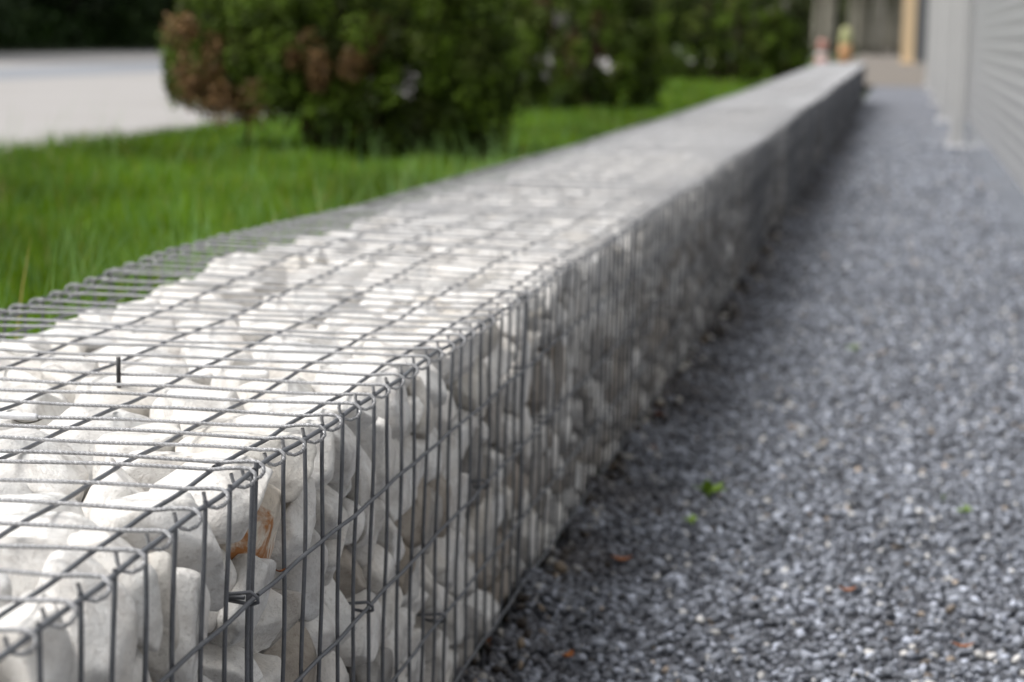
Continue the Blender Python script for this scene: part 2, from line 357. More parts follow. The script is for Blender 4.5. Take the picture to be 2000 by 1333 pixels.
# every stone: basket, shape, size %, then place (half millimetres) and turn (hundredths of a radian); the first ones show largest
STONES = np.array([
(0,5,95,86,2416,119,-60,90,-85), (0,16,118,123,2923,117,-189,200,-134), (0,5,97,90,2213,99,-174,49,-121), (1,10,124,106,145,70,14,-46,140), (1,4,119,128,455,67,2,306,48), (0,9,90,82,2568,99,31,-166,162),
(1,7,78,58,126,255,-140,171,-24), (1,14,113,104,1368,75,-178,-227,51), (0,1,119,89,2794,213,85,159,-39), (1,2,112,448,143,73,40,26,194), (1,7,121,565,1148,76,121,-272,-34), (1,10,119,109,315,179,-106,27,184),
(1,7,109,164,997,74,300,45,27), (1,5,118,349,428,106,142,-74,-177), (1,14,100,407,982,68,-245,117,-11), (1,15,120,64,1067,530,-63,76,-149), (1,8,123,111,631,93,86,15,26), (0,3,91,66,2659,153,116,128,-108),
(0,11,118,281,2474,122,88,-1,96), (1,1,111,92,577,302,-161,7,-185), (0,5,93,261,2686,87,28,-138,274), (1,10,114,72,459,488,-96,124,-116), (1,5,103,472,585,115,-51,136,-187), (1,6,93,63,474,188,-47,202,-38),
(1,8,109,93,844,98,222,177,-88), (1,7,106,281,245,126,16,202,-104), (1,13,111,127,90,364,-61,-292,3), (1,2,109,301,87,153,169,-19,-221), (1,4,115,148,1849,83,26,25,64), (1,1,94,101,2234,92,221,-153,133),
(1,11,103,557,363,90,-52,-19,-274), (1,1,121,89,1194,165,-68,39,-145), (1,10,113,64,1414,273,36,112,38), (1,7,77,51,1032,233,211,22,-199), (1,7,96,62,2439,180,-66,78,-117), (1,11,109,301,1192,80,-138,267,37),
(1,8,124,868,1424,75,-270,-6,-3), (1,5,122,752,816,110,7,5,-213), (0,8,118,311,2833,88,60,33,84), (1,2,128,823,1085,115,-229,76,-2), (2,4,119,69,157,278,62,-122,-111), (1,7,111,354,1778,80,53,-15,-59),
(1,6,121,133,256,317,-291,2,6), (1,11,124,281,795,146,-99,-51,-75), (1,11,124,772,1688,89,247,-120,-37), (1,4,128,214,2061,88,-34,-8,72), (1,5,119,529,784,115,8,-2,57), (1,5,121,320,1545,101,-221,47,-82),
(1,14,111,89,2080,580,-175,-200,82), (1,7,103,681,2115,66,57,50,213), (2,8,83,67,102,104,158,-59,-184), (1,16,80,96,702,202,-17,-191,222), (1,10,83,73,1237,433,-99,-266,26), (1,4,121,458,2057,72,-1,-20,-110),
(1,14,112,144,851,461,-83,131,132), (1,9,97,61,2399,417,-5,-150,-46), (1,7,115,985,1919,73,294,9,-1), (2,16,114,72,398,835,-197,-129,154), (1,16,87,73,2081,398,-187,-98,-184), (1,16,87,61,1156,665,130,130,102),
(2,14,96,88,824,87,54,-14,-182), (1,11,104,529,1610,88,163,155,65), (1,14,96,112,684,448,30,0,44), (1,11,101,755,1935,106,-95,34,-272), (1,14,106,626,1405,81,-3,39,-40), (1,11,115,943,2659,100,6,-37,35),
(1,6,114,103,987,405,142,256,-66), (1,10,117,141,2593,82,-80,261,-121), (1,16,103,110,1369,665,-56,-46,85), (1,4,123,570,2300,77,267,-125,-5), (2,2,120,200,117,103,-91,58,-57), (1,11,123,420,2516,107,20,-36,118),
(2,1,117,86,1936,116,6,196,44), (1,7,120,693,1245,151,253,-25,-97), (1,1,85,66,1691,151,-127,-196,163), (1,14,119,270,2773,103,-4,-25,-87), (1,14,119,909,2140,83,-150,237,-39), (1,5,103,417,1394,90,-215,87,-103),
(1,5,83,61,1619,739,40,111,87), (1,15,87,49,1619,385,-21,115,-114), (1,11,119,573,1864,144,14,76,14), (1,14,89,75,2164,775,195,188,-148), (2,14,124,144,1284,90,-26,32,91), (1,0,90,67,2571,580,-145,185,-29),
(1,4,128,284,2283,86,191,227,-14), (1,16,95,95,780,277,75,-29,204), (1,4,94,109,2412,61,8,-18,150), (1,6,95,110,395,357,-69,264,93), (1,11,94,672,2968,79,42,-2,7), (2,11,101,447,231,88,14,-43,-108),
(1,2,121,98,2786,482,-2,24,178), (1,17,108,83,1602,273,-132,132,-28), (2,0,89,70,956,349,-60,166,31), (1,8,104,100,2252,332,-57,243,12), (1,12,90,66,1350,396,-102,37,-99), (1,17,81,54,1782,736,-257,-87,-133),
(1,10,116,82,1742,430,221,-161,-142), (1,4,95,142,1589,60,167,229,24), (1,11,94,85,1828,272,-101,64,-125), (1,16,114,119,1210,317,152,263,48), (1,11,113,985,2388,81,96,256,83), (1,4,108,109,1302,535,-140,230,75),
(1,10,126,620,2530,91,166,-201,-35), (1,8,108,507,2714,95,49,-205,-145), (1,10,108,86,767,631,4,181,-49), (1,15,103,127,947,299,-251,5,-57), (2,5,103,137,431,83,-14,-17,-83), (2,11,126,353,847,120,57,122,-255),
(1,11,123,1001,2910,85,74,279,66), (2,4,86,59,278,464,157,-65,-161), (1,12,88,50,1933,824,51,147,41), (1,3,120,92,2739,326,-177,151,7), (1,2,93,875,2979,107,134,156,-57), (2,11,92,78,121,591,79,-165,-121),
(1,11,120,119,203,473,23,-10,-180), (1,17,119,91,1958,412,-165,-177,-74), (1,7,114,183,2985,130,-92,35,40), (1,4,118,469,2913,121,15,-89,63), (1,0,105,88,2035,198,223,-211,35), (2,7,109,155,1031,91,50,-72,-220),
(2,16,112,81,767,389,55,-121,-87), (2,1,97,91,539,353,103,-132,-36), (1,8,121,1029,2185,82,-21,27,-20), (2,5,98,666,232,70,113,-260,-44), (2,14,114,979,570,87,-9,39,-28), (2,11,124,739,581,120,-16,30,86),
(1,10,107,665,543,70,-178,-159,61), (1,10,117,117,2808,169,134,282,12), (2,7,128,507,1688,79,250,160,27), (2,7,124,870,210,144,170,145,31), (2,11,125,501,639,104,46,18,219), (1,5,103,172,128,236,59,-7,-108),
(1,17,88,59,1453,497,-57,87,-83), (1,16,115,134,2242,480,-11,37,252), (2,2,127,323,1089,81,35,-4,41), (2,11,110,948,336,91,-28,-37,-201), (1,0,92,77,2744,920,90,72,150), (2,2,126,228,2109,105,-131,35,-17),
(1,9,106,101,1535,554,-202,-149,-26), (2,5,111,728,862,92,-17,18,-179), (2,4,113,592,85,111,-53,-125,-242), (1,4,88,93,2960,917,-294,1,-98), (1,3,88,62,2692,641,98,89,-138), (2,11,124,553,1044,126,-85,11,-206),
(2,5,124,230,644,111,5,14,269), (1,0,113,96,1958,687,203,-166,37), (1,10,105,100,1524,148,1,-35,22), (2,15,111,59,2972,145,-199,-104,-192), (2,10,101,544,418,63,14,-15,-169), (1,6,102,105,2581,718,43,46,-1),
(2,17,87,71,64,430,-36,-194,-98), (1,8,113,1026,1769,127,59,234,12), (1,10,87,62,2971,615,141,-168,-10), (2,5,111,723,1433,80,-44,-15,-17), (2,10,98,59,1231,228,-45,127,13), (2,4,109,64,2010,440,-124,-157,83),
(1,2,126,790,2406,109,-161,103,-72), (0,13,101,54,2522,244,-46,105,-80), (2,5,113,91,2307,120,-83,-25,120), (2,10,115,356,425,96,109,212,22), (2,5,105,94,1492,224,-87,-94,-215), (2,4,120,126,645,671,-35,-18,143),
(1,9,91,139,1895,559,-51,-4,15), (2,4,122,144,2508,80,14,12,129), (2,14,96,123,247,112,-171,-29,-158), (1,5,113,160,1715,553,-100,79,-277), (1,0,97,138,1467,349,-248,-24,37), (1,5,121,1078,1652,99,155,225,92),
(2,8,119,619,1948,74,-221,-169,34), (1,12,115,115,2381,590,-262,109,28), (2,4,106,404,1999,83,29,-285,-75), (1,12,114,108,2975,755,95,-218,109), (2,13,97,84,231,696,132,-45,180), (2,14,121,1031,1633,87,38,30,-257),
(1,9,110,126,2237,668,-29,-36,-310), (2,12,108,84,1360,778,13,-76,-282), (2,7,105,804,2924,68,275,-112,-18), (2,2,100,94,554,202,-26,-40,-65), (1,12,94,75,2341,830,-30,-296,-21), (2,9,88,65,1050,498,76,184,-90),
(2,14,96,104,2753,84,244,-153,-58), (2,3,84,60,560,522,95,82,-142), (2,2,125,917,849,112,-150,-238,98), (1,4,82,84,2427,933,166,-254,29), (2,8,97,80,82,915,-156,227,-101), (2,5,123,1034,979,120,-120,163,-207),
(2,7,81,54,2554,624,50,133,-43), (2,15,103,65,1136,914,-180,128,-97), (2,5,122,736,1657,114,-1,62,-201), (2,5,101,105,1325,360,20,103,-209), (2,7,95,1005,63,100,214,-46,-1), (2,11,126,1009,2003,91,244,-88,-37),
(2,4,116,825,1919,76,0,4,-85), (2,10,98,533,1224,102,-104,98,241), (1,9,120,177,2488,849,27,-40,8), (2,2,125,720,1249,96,-4,-93,-243), (2,13,98,53,870,629,-97,88,-135), (2,7,125,338,2760,94,-265,95,-33),
(2,9,112,108,2067,250,81,-279,42), (2,7,87,141,815,931,-26,299,83), (1,7,102,922,1597,124,246,1,-76), (2,2,125,1056,1192,137,-136,176,107), (1,11,91,111,2398,724,-17,-65,252), (0,10,103,277,2317,87,-108,227,102),
(1,15,90,50,2044,913,191,165,130), (1,8,78,86,1606,629,-55,262,-5), (2,6,92,70,591,772,68,-17,-219), (1,9,103,92,2222,928,-12,-42,217), (1,15,112,144,2578,921,11,286,57), (2,10,101,64,2644,234,48,141,47),
(0,10,128,472,2898,113,-161,183,169), (2,12,120,95,2539,417,-158,-191,-92), (1,16,86,124,2604,263,-128,-61,12), (2,0,107,86,2216,303,-69,164,18), (2,2,123,913,2497,80,14,-42,-199), (2,4,104,914,1091,116,86,-145,-104),
(1,4,115,1045,1363,75,16,-24,197), (2,4,114,117,1881,338,16,90,-114), (1,3,81,64,2849,367,112,56,232), (1,0,94,1101,2416,90,61,64,183), (2,10,101,62,1078,238,14,122,63), (2,5,94,425,2461,82,-216,-29,-42),
(2,16,86,70,2533,933,-33,40,-170), (2,10,79,71,1360,662,0,45,139), (2,11,89,99,797,803,132,-278,58), (2,7,115,150,408,246,-30,4,264), (2,10,101,79,2166,905,43,186,32), (2,3,114,69,2810,260,-243,-78,-164),
(2,8,86,75,1729,591,212,169,-123), (2,14,88,62,2044,649,-83,-96,143), (2,8,109,111,474,697,-41,65,228), (2,7,101,511,2968,91,-267,-4,38), (2,16,79,79,1538,836,136,-261,53), (2,12,87,51,1628,188,45,141,43),
(2,10,113,780,1078,99,119,-61,231), (1,11,101,1089,2641,122,-28,-106,93), (2,14,112,953,1511,112,77,-75,-264), (2,10,113,564,2760,70,6,14,178), (2,7,83,103,194,842,-39,5,-96), (2,14,113,133,1903,785,-94,281,-11),
(2,16,88,71,1410,444,-179,-191,-132), (2,1,95,103,909,186,-8,249,86), (2,14,77,94,743,207,8,309,-51), (2,4,77,81,374,581,-9,-60,152), (1,13,81,77,1401,756,-84,267,44), (1,9,117,121,2845,612,38,76,262),
(2,15,90,101,1294,862,-77,-244,107), (2,8,128,651,2543,85,1,70,-224), (2,5,77,58,2441,558,5,-134,-39), (2,3,104,1104,610,69,-198,202,35), (1,13,77,62,1795,834,-226,-203,8), (2,14,80,92,1198,591,-39,-20,-127),
(1,15,87,110,2992,512,-257,26,-35), (2,4,82,54,2109,119,-206,57,-171), (1,13,102,148,937,205,49,124,-246), (2,4,95,86,2970,326,-81,91,-245), (2,4,120,1025,1399,77,2,-5,275), (2,7,111,1015,738,101,57,17,-38),
(2,14,103,1006,2234,98,74,-26,104), (2,2,111,104,1506,87,-50,20,-110), (2,8,108,234,1916,98,154,-102,-84), (2,15,97,66,2132,765,28,28,152), (1,6,104,116,2982,409,68,-15,-3), (1,7,99,136,2443,270,-40,35,94),
(2,9,94,136,912,720,-222,14,51), (2,6,90,87,1628,644,56,-216,48), (2,17,86,56,2840,421,63,108,-23), (2,10,85,58,1867,549,42,92,109), (2,10,82,72,1912,914,-82,-92,-18), (2,3,88,91,3009,902,37,-204,186),
(2,1,94,112,1666,444,-279,113,38), (2,10,78,69,1174,469,76,9,-251), (2,4,101,591,2380,92,74,55,-118), (2,11,102,1073,440,115,-33,-69,-59), (2,11,122,125,1702,903,-48,56,-181), (2,5,122,118,1698,278,-150,-148,-3),
(1,14,109,696,2751,94,159,239,10), (2,13,100,83,2973,685,-173,175,80), (2,0,76,100,1293,533,173,91,19), (2,11,126,818,2329,139,-32,-66,101), (2,2,109,114,354,363,-19,-53,-26), (2,13,99,114,286,936,-303,55,4),
(2,3,106,109,454,479,8,16,263), (2,8,100,394,1480,123,-41,208,29), (2,7,94,131,1476,714,-289,-69,24), (2,2,118,123,1455,579,260,69,5), (2,2,117,830,2116,77,-18,-58,-288), (2,14,105,124,643,902,-271,-26,-34),
(2,17,101,95,1446,917,38,68,213), (2,11,120,551,2187,111,-56,35,-20), (2,12,83,69,2456,751,-37,-283,-83), (2,7,107,127,2833,812,-29,-34,250), (2,2,91,126,1187,807,-82,262,74), (2,2,101,68,2802,653,23,-74,-108),
(2,7,104,399,2292,157,-167,-128,-186), (2,11,88,109,2337,424,85,-13,290), (1,7,87,112,2698,772,-228,-139,-33), (1,14,112,163,2857,798,252,25,-60), (2,4,99,1062,2872,68,15,-28,185), (2,11,117,1057,2463,100,109,202,99),
(2,8,116,966,2786,84,22,-32,41), (2,5,107,126,1114,691,50,47,188), (1,4,111,142,2949,275,42,282,-76), (2,17,109,93,2337,705,191,194,104), (2,14,91,104,1132,372,-117,271,-7), (2,11,118,213,1669,103,31,11,88),
(1,11,112,171,2544,460,-220,41,11), (2,14,103,934,1313,127,-12,196,32), (2,0,99,81,2893,559,-42,15,148), (2,14,121,145,2465,275,-92,-268,-16), (2,8,107,488,1387,85,-236,159,-95), (2,5,119,152,714,537,-69,6,-54),
(2,10,80,1115,2714,69,136,197,16), (2,0,114,163,1867,624,284,32,-27), (2,8,98,122,2907,930,-9,74,284), (0,8,122,80,2942,409,37,135,145), (2,2,79,83,2345,835,-8,1,-164), (2,9,85,76,1543,480,-86,62,227),
(2,17,111,251,1440,98,260,-71,95), (2,1,122,117,2699,484,-152,-245,-20), (2,11,102,343,1804,143,-150,-97,153), (2,11,104,1046,2623,110,32,-81,165), (2,4,110,703,387,127,31,-240,154), (2,6,86,80,2991,786,-183,114,33),
(2,15,111,142,2759,931,0,-297,83), (2,8,104,342,1302,79,29,43,136), (2,2,82,87,2197,655,99,-59,-252), (2,13,77,45,2674,382,-67,103,-116), (2,11,114,784,2672,130,-15,-69,178), (2,4,119,247,2940,94,-54,6,16),
(2,4,113,280,2312,111,-134,99,-30), (2,9,96,140,1603,759,-189,-37,58), (2,13,96,103,2530,815,-80,-260,6), (2,13,97,98,898,530,-8,-11,-155), (2,14,96,115,2167,497,-217,-60,86), (2,13,81,92,1319,949,-2,-2,-13),
(2,7,125,968,1789,153,-32,-57,-86), (2,10,111,145,91,755,102,-37,86), (1,12,97,76,1482,806,25,66,-290), (2,5,82,139,2019,918,62,-223,162), (2,5,77,86,2665,753,-22,-130,152), (1,6,101,99,619,568,-62,51,55),
(2,6,98,100,2313,559,38,268,52), (2,5,115,1056,245,163,62,-222,5), (1,7,120,897,2758,213,7,-112,124), (2,10,84,95,968,946,218,163,-4), (2,11,122,199,958,829,268,113,8), (2,7,115,1098,1090,159,-47,151,-50),
(0,17,101,73,2653,323,145,65,113), (2,16,81,126,1746,723,-6,-284,-21), (2,5,94,399,2587,116,55,240,-179), (2,10,104,733,2983,152,-15,-109,289), (0,1,84,199,2288,924,-168,-226,-56), (0,6,86,1173,2488,930,48,98,274),
(0,2,121,101,2606,913,-174,219,-28), (0,1,96,73,1374,911,-77,192,-78), (0,16,121,1119,2067,913,-46,12,-47), (0,5,109,235,1892,910,225,-177,-58), (0,13,112,1172,838,931,235,203,-38), (0,1,80,283,844,915,-56,75,202),
(0,10,93,1185,1470,903,-259,81,-104), (0,11,117,283,1031,891,-151,-261,60), (0,16,107,1163,161,916,-13,9,-111), (0,0,95,100,172,933,6,20,-123), (0,15,113,1189,496,929,-176,-191,55), (0,8,102,228,322,919,218,176,104),
(0,11,90,1036,1154,621,218,-111,-105), (0,7,107,858,1290,278,-258,106,-14), (0,6,82,247,1533,620,272,35,-29), (0,12,94,72,1512,601,-95,-84,90), (0,11,87,1165,400,616,-111,-59,-69), (0,5,96,285,608,584,-27,-16,17),
(0,11,100,105,521,527,-75,226,87), (0,3,93,64,837,554,-205,-223,0), (0,5,78,1002,2978,666,17,-15,262), (0,4,105,182,2965,607,-45,90,-237), (0,4,110,1074,109,541,-36,-26,138), (0,2,94,96,232,525,37,-26,-55),
(0,6,110,1185,2411,429,-202,198,80), (0,4,108,126,2358,547,19,154,-186), (0,2,119,1181,864,100,-101,119,-102), (0,17,113,97,1018,522,-223,196,92), (0,2,120,1186,1116,309,-134,-53,184), (0,5,98,263,1150,559,-11,12,-123),
(0,16,103,1195,160,440,-134,163,-67), (0,14,119,227,139,455,-213,186,-67), (0,7,84,1121,512,556,20,69,293), (0,6,79,52,357,517,-147,29,193), (0,9,84,1091,2556,637,-8,-77,-126), (0,17,116,158,2634,530,17,-6,-230),
(0,17,105,66,2849,604,113,117,11), (0,17,122,279,1649,566,-89,65,-143), (0,16,93,1176,2210,531,-159,-131,-28), (0,13,78,209,2155,571,198,38,-31), (0,12,121,102,2239,553,-23,-206,-160), (0,5,117,1162,437,438,258,-147,-36),
(0,2,108,111,420,417,94,-35,68), (0,8,77,1192,665,450,-120,-248,149), (0,14,94,109,687,486,-82,-4,25), (0,9,78,49,2983,596,-157,-6,-182), (0,15,76,1204,349,343,197,-210,-102), (0,14,80,1036,216,421,-115,-233,86),
(0,3,93,1033,2199,625,61,-171,-121), (0,4,84,156,2271,374,163,-65,-216), (0,3,86,1193,2636,575,-170,-237,11), (0,5,109,264,2501,499,-201,-22,-125), (0,5,91,1137,1257,489,186,109,-23), (0,10,92,164,1292,547,-162,154,214),
(0,7,97,1177,1865,399,-40,-104,-123), (0,13,111,63,1862,517,131,118,98), (0,2,91,1017,61,392,-127,17,-37), (0,4,77,50,100,438,-137,92,-125), (0,2,97,218,550,455,-268,60,-45), (0,11,79,221,739,338,-263,-7,105),
(0,11,93,1125,2560,500,-33,44,11), (0,1,106,80,2520,434,-40,203,-38), (0,3,83,1199,2986,541,252,46,126), (0,7,101,208,2846,490,-19,3,-190), (0,11,82,1187,1579,524,-176,-21,-222), (0,17,121,192,1679,414,-2,86,91),
(0,16,106,1019,2123,488,-35,-8,-16), (0,11,90,97,2117,480,-107,252,45), (0,17,77,1063,990,592,-57,-186,153), (0,8,79,1052,1562,660,29,80,-6), (0,12,121,168,1540,526,212,-127,-111), (0,10,106,1178,2962,384,-81,217,-79),
(0,8,90,1178,222,295,-7,-253,116), (0,16,122,950,231,287,-207,-110,31), (0,11,107,184,83,265,50,161,-262), (0,0,115,257,2103,403,-123,-27,-14), (0,1,117,1169,2409,255,117,-230,19), (0,7,107,1000,1431,561,-244,179,2),
(0,3,81,76,1417,531,-291,63,39), (0,0,100,1128,1739,482,52,-79,276), (0,8,110,188,1816,511,-38,131,-160), (0,5,93,130,868,448,56,262,47), (0,1,102,1178,1079,486,74,54,115), (0,10,101,98,1169,506,124,30,-88),
(0,10,84,841,2740,270,-113,131,-107), (0,12,90,187,2596,407,-4,-73,-15), (0,2,78,1076,2988,572,313,-25,0), (0,10,117,506,2927,282,156,-181,-31), (0,7,105,148,2781,409,-51,-247,58), (0,4,100,1161,1959,291,287,-111,-43),
(0,16,82,169,1985,462,-145,11,-37), (0,6,99,1201,2274,347,73,134,135), (0,8,80,101,1943,346,100,270,0), (0,11,108,264,1075,432,-4,-27,208), (0,1,90,256,1701,239,-135,193,-200), (0,10,105,94,1478,424,35,10,41),
(0,7,87,1192,450,214,-70,-65,136), (0,9,84,269,492,373,85,262,58), (0,9,108,143,313,359,56,25,-63), (0,15,114,1151,784,573,-144,85,56), (0,11,87,289,2253,435,-203,70,176), (0,15,90,59,2314,422,92,88,105),
(0,15,96,1014,1490,449,13,4,27), (0,6,113,134,1803,367,-82,49,111), (0,12,82,1090,1593,465,-5,177,-16), (0,16,108,1030,765,501,-220,-69,124), (0,5,92,95,1029,371,256,-150,20), (0,17,107,1001,1091,490,271,-48,86),
(0,12,77,52,1283,509,14,121,-27), (0,0,78,1059,325,338,-9,-267,52), (0,12,107,86,163,327,79,-21,-285), (0,2,109,1129,597,319,-40,-152,-251), (0,12,103,86,550,342,-136,-34,-68), (0,14,97,1182,1414,528,15,-174,-12),
(0,5,103,219,1398,612,200,109,-29), (0,0,113,1107,1884,563,38,19,-240), (0,2,78,66,1656,490,-195,240,-25), (0,2,109,1113,650,605,200,55,-87), (0,11,103,289,777,514,-252,125,-121), (0,10,89,56,1110,683,-8,153,-35),
(0,10,101,1093,165,681,83,212,31), (0,13,117,95,92,572,-74,-41,-147), (0,1,89,1032,468,693,-160,-62,117), (0,16,85,254,411,514,-24,68,-65), (0,8,114,1038,2702,621,-280,112,30), (0,1,104,114,2493,603,-113,-274,-83),
(0,9,114,179,2788,687,28,75,73), (0,15,113,1017,1766,407,72,83,160), (0,15,79,246,1914,538,-60,80,-240), (0,12,83,70,2077,365,-10,-56,96), (0,4,102,1199,2077,416,178,30,201), (0,0,109,236,2259,250,151,-207,-135),
(0,4,97,1029,1216,387,-29,150,-238), (0,16,93,261,988,182,49,-18,-52), (0,11,112,119,1259,365,-46,-57,-173), (0,5,108,1114,1359,347,123,-271,64), (0,15,87,233,1523,379,35,-86,149), (0,3,103,69,1346,259,166,166,-100),
(0,7,121,1031,934,388,-264,158,3), (0,8,99,225,612,301,43,97,-103), (0,6,90,157,442,275,9,-120,-84), (0,0,80,1132,921,518,47,65,-262), (0,9,97,209,924,343,-24,-102,122), (0,3,90,1042,2857,580,-10,80,148),
(0,16,117,766,709,282,225,-150,85), (0,16,93,284,519,227,46,-75,154), (0,11,119,1166,1434,144,-40,179,-62), (0,10,102,844,1760,251,-120,195,-90), (0,3,107,70,1671,364,122,-139,-149), (0,16,121,1155,1596,329,-223,-181,47),
(0,16,114,870,1910,275,62,-172,-243), (0,11,78,283,1881,428,73,20,-299), (0,13,97,1216,913,423,-79,154,-43), (0,2,98,82,712,342,-3,26,167), (0,13,85,1142,1230,220,-106,-144,204), (0,5,91,83,1034,228,165,120,74),
(0,5,96,1135,77,292,-37,-56,261), (0,11,92,825,136,285,83,-111,261), (0,6,93,164,226,265,-112,-34,14), (0,5,92,67,376,244,-179,-114,126), (0,7,105,462,2437,225,-173,-56,56), (0,13,104,1050,2962,469,54,69,-104),
(0,2,96,172,2940,283,37,23,-157), (0,10,115,1011,1111,289,35,63,50), (0,3,78,381,951,235,-203,58,-44), (0,7,103,208,1353,216,-146,146,-55), (0,0,101,1016,1444,228,87,-107,-29), (0,17,108,752,1421,285,-91,151,-150),
(0,2,110,365,1619,264,80,196,137), (0,16,87,100,1466,280,-64,124,278), (0,6,121,1076,445,277,-222,49,-67), (0,7,105,584,476,201,269,-65,25), (0,2,108,402,613,265,91,15,-102), (0,15,102,116,520,196,131,-71,-7),
(0,13,108,1145,752,386,-49,-31,6), (0,17,96,562,676,296,257,-51,-110), (0,6,108,99,845,284,-16,8,86), (0,8,86,758,2629,239,17,20,-103), (0,17,112,1181,90,155,-85,-40,-156), (0,16,90,418,245,209,-176,-102,95),
(0,7,87,267,261,235,238,90,19), (0,0,92,1040,2469,393,-49,83,-49), (0,14,103,1037,2540,218,-209,214,-81), (0,11,109,575,1957,268,-96,-233,4), (0,0,104,129,2385,303,44,176,188), (0,9,81,200,2672,313,119,-2,-274),
(0,15,100,244,2381,344,49,-177,109), (0,15,95,983,956,258,82,37,65), (0,4,79,763,914,286,4,49,-24), (0,8,105,70,888,124,-99,-101,132), (0,6,88,1053,1294,239,-72,-272,48), (0,12,88,85,1209,204,187,-90,-2),
(0,3,113,1135,277,200,-13,55,11), (0,9,106,543,336,229,-63,215,89), (0,7,119,608,75,278,31,-200,-227), (0,14,90,381,69,184,-241,3,47), (0,2,106,1179,692,214,41,100,78), (0,12,87,503,509,283,73,-21,-152),
(0,3,92,404,480,246,-67,-161,20), (0,12,81,193,836,206,-68,-7,18), (0,2,84,1059,2639,400,-38,144,29), (0,1,96,777,2467,263,7,52,-64), (0,7,110,272,2615,248,-268,84,-21), (0,8,118,1179,2605,334,134,-156,-43),
(0,1,91,283,2976,184,-39,-179,238), (0,10,77,423,3001,220,215,51,-86), (0,16,120,75,1795,195,32,-123,-97), (0,10,92,1065,1991,430,204,-42,-105), (0,6,114,767,2066,221,-38,40,56), (0,8,121,413,2274,255,-103,247,-71),
(0,3,116,91,2207,253,-181,172,15), (0,10,97,930,460,189,163,263,-11), (0,10,120,865,541,299,-59,-22,-49), (0,5,100,270,717,148,-14,214,4), (0,14,104,153,440,102,65,-79,-29), (0,10,116,1157,900,274,69,15,90),
(0,4,113,630,864,244,49,-14,265), (0,2,116,433,792,199,55,-93,-247), (0,8,111,87,685,214,262,-126,-23), (0,0,110,1099,2859,354,152,86,91), (0,17,100,735,2996,213,197,-1,-12), (0,2,113,326,2851,237,116,276,2),
(0,5,122,1093,409,91,8,-59,270), (0,4,126,1065,161,112,94,4,242), (0,5,126,826,244,89,277,-16,15), (0,14,98,280,94,85,290,-31,-34), (0,5,96,1056,2238,353,213,178,43), (0,17,91,721,1702,218,7,-42,-114),
(0,13,84,73,2209,352,46,-36,167), (0,16,98,1047,2718,235,-220,-39,-4), (0,13,87,964,2820,264,30,84,-268), (0,9,118,574,2641,250,-31,-23,-18), (0,10,77,1013,1552,357,-126,-100,-28), (0,0,96,1065,1719,82,20,25,155),
(0,1,121,558,1484,245,266,-123,23), (0,4,112,123,1592,238,6,-82,-197), (0,8,89,1025,2054,337,33,99,212), (0,5,123,974,2020,146,-100,221,27), (0,9,117,289,1956,313,293,-48,-4), (0,11,100,887,65,134,-195,-60,-70),
(0,10,110,689,148,183,-25,1,65), (0,4,111,138,221,65,273,46,-4), (0,7,95,81,125,147,-102,16,-173), (0,2,101,959,662,250,-60,2,-11), (0,2,108,695,315,201,-234,4,-44), (0,7,127,670,726,120,73,12,257),
(0,14,96,107,617,69,-118,258,-49), (0,11,99,1137,2399,74,247,74,13), (0,10,116,645,2486,205,-38,134,66), (0,11,123,477,2278,89,101,249,87), (0,7,106,1194,2673,151,121,111,124), (0,5,111,863,2663,144,-143,180,17),
(0,11,112,704,2780,178,-19,45,182), (0,2,117,632,2958,113,290,17,-84), (0,4,107,1092,1778,209,-42,-39,117), (0,4,109,625,1767,102,179,119,30), (0,4,116,528,1737,225,10,-22,-255), (0,8,108,117,1901,69,-266,-54,5),
(0,8,111,961,2205,190,-131,93,179), (0,11,101,661,2140,102,19,37,-64), (0,8,120,814,1091,231,-272,110,-44), (0,2,112,628,1284,269,-10,44,-76), (0,5,125,552,1088,220,6,-10,277), (0,14,113,133,1064,87,-35,25,123),
(0,8,126,1000,1636,244,146,71,20), (0,11,112,893,1474,141,8,70,96), (0,2,116,325,1649,93,-71,-33,110), (0,2,95,64,1543,96,-226,-147,99), (0,14,98,1166,2934,229,83,-69,-150), (0,14,95,937,2960,231,-40,83,167),
(0,7,111,866,2917,81,-74,19,-52), (0,10,115,444,2732,164,-129,-7,-57), (0,14,110,435,644,79,-270,32,2), (0,8,126,541,233,103,22,282,112), (0,14,121,1061,630,93,17,41,-146), (0,7,107,552,81,70,57,-22,-2),
(0,4,107,1143,2163,242,-159,254,18), (0,10,117,990,2365,190,-123,-200,-53), (0,10,101,212,2077,246,-7,19,-1), (0,14,105,72,2010,198,-149,-25,188), (0,14,106,894,2333,75,-271,-36,21), (0,10,126,814,2510,105,0,100,-253),
(0,8,95,829,2163,119,159,-42,-157), (0,4,107,1196,1657,136,32,-153,-19), (0,7,123,492,1346,79,-26,-89,-289), (0,10,109,503,1276,186,-34,15,-4), (0,2,104,352,1432,196,100,-36,-127), (0,11,124,1168,1955,134,-180,174,-62),
(0,8,95,701,1560,193,-63,284,69), (0,2,128,453,1940,167,-2,-288,30), (0,2,103,220,1917,187,-205,-167,43), (0,10,96,895,832,274,-4,-55,57), (0,7,112,684,1028,81,-41,-76,171), (0,5,107,230,874,80,-8,-53,205),
(0,11,113,522,877,108,-107,6,103), (0,4,95,1044,791,218,65,-274,78), (0,2,126,732,1267,120,-173,95,-16), (0,8,96,226,1109,227,48,27,-119), (0,2,118,99,1303,105,-32,19,154), (0,5,128,866,1767,95,218,190,14),
(0,5,125,510,2574,94,292,1,-17), (0,4,111,1028,2597,101,-33,-287,84), (0,14,128,1048,2828,89,-96,-287,66), (0,14,128,225,2106,91,-153,-250,60), (0,7,113,372,1825,74,-73,304,13), (0,10,119,698,1950,85,-228,16,-21),
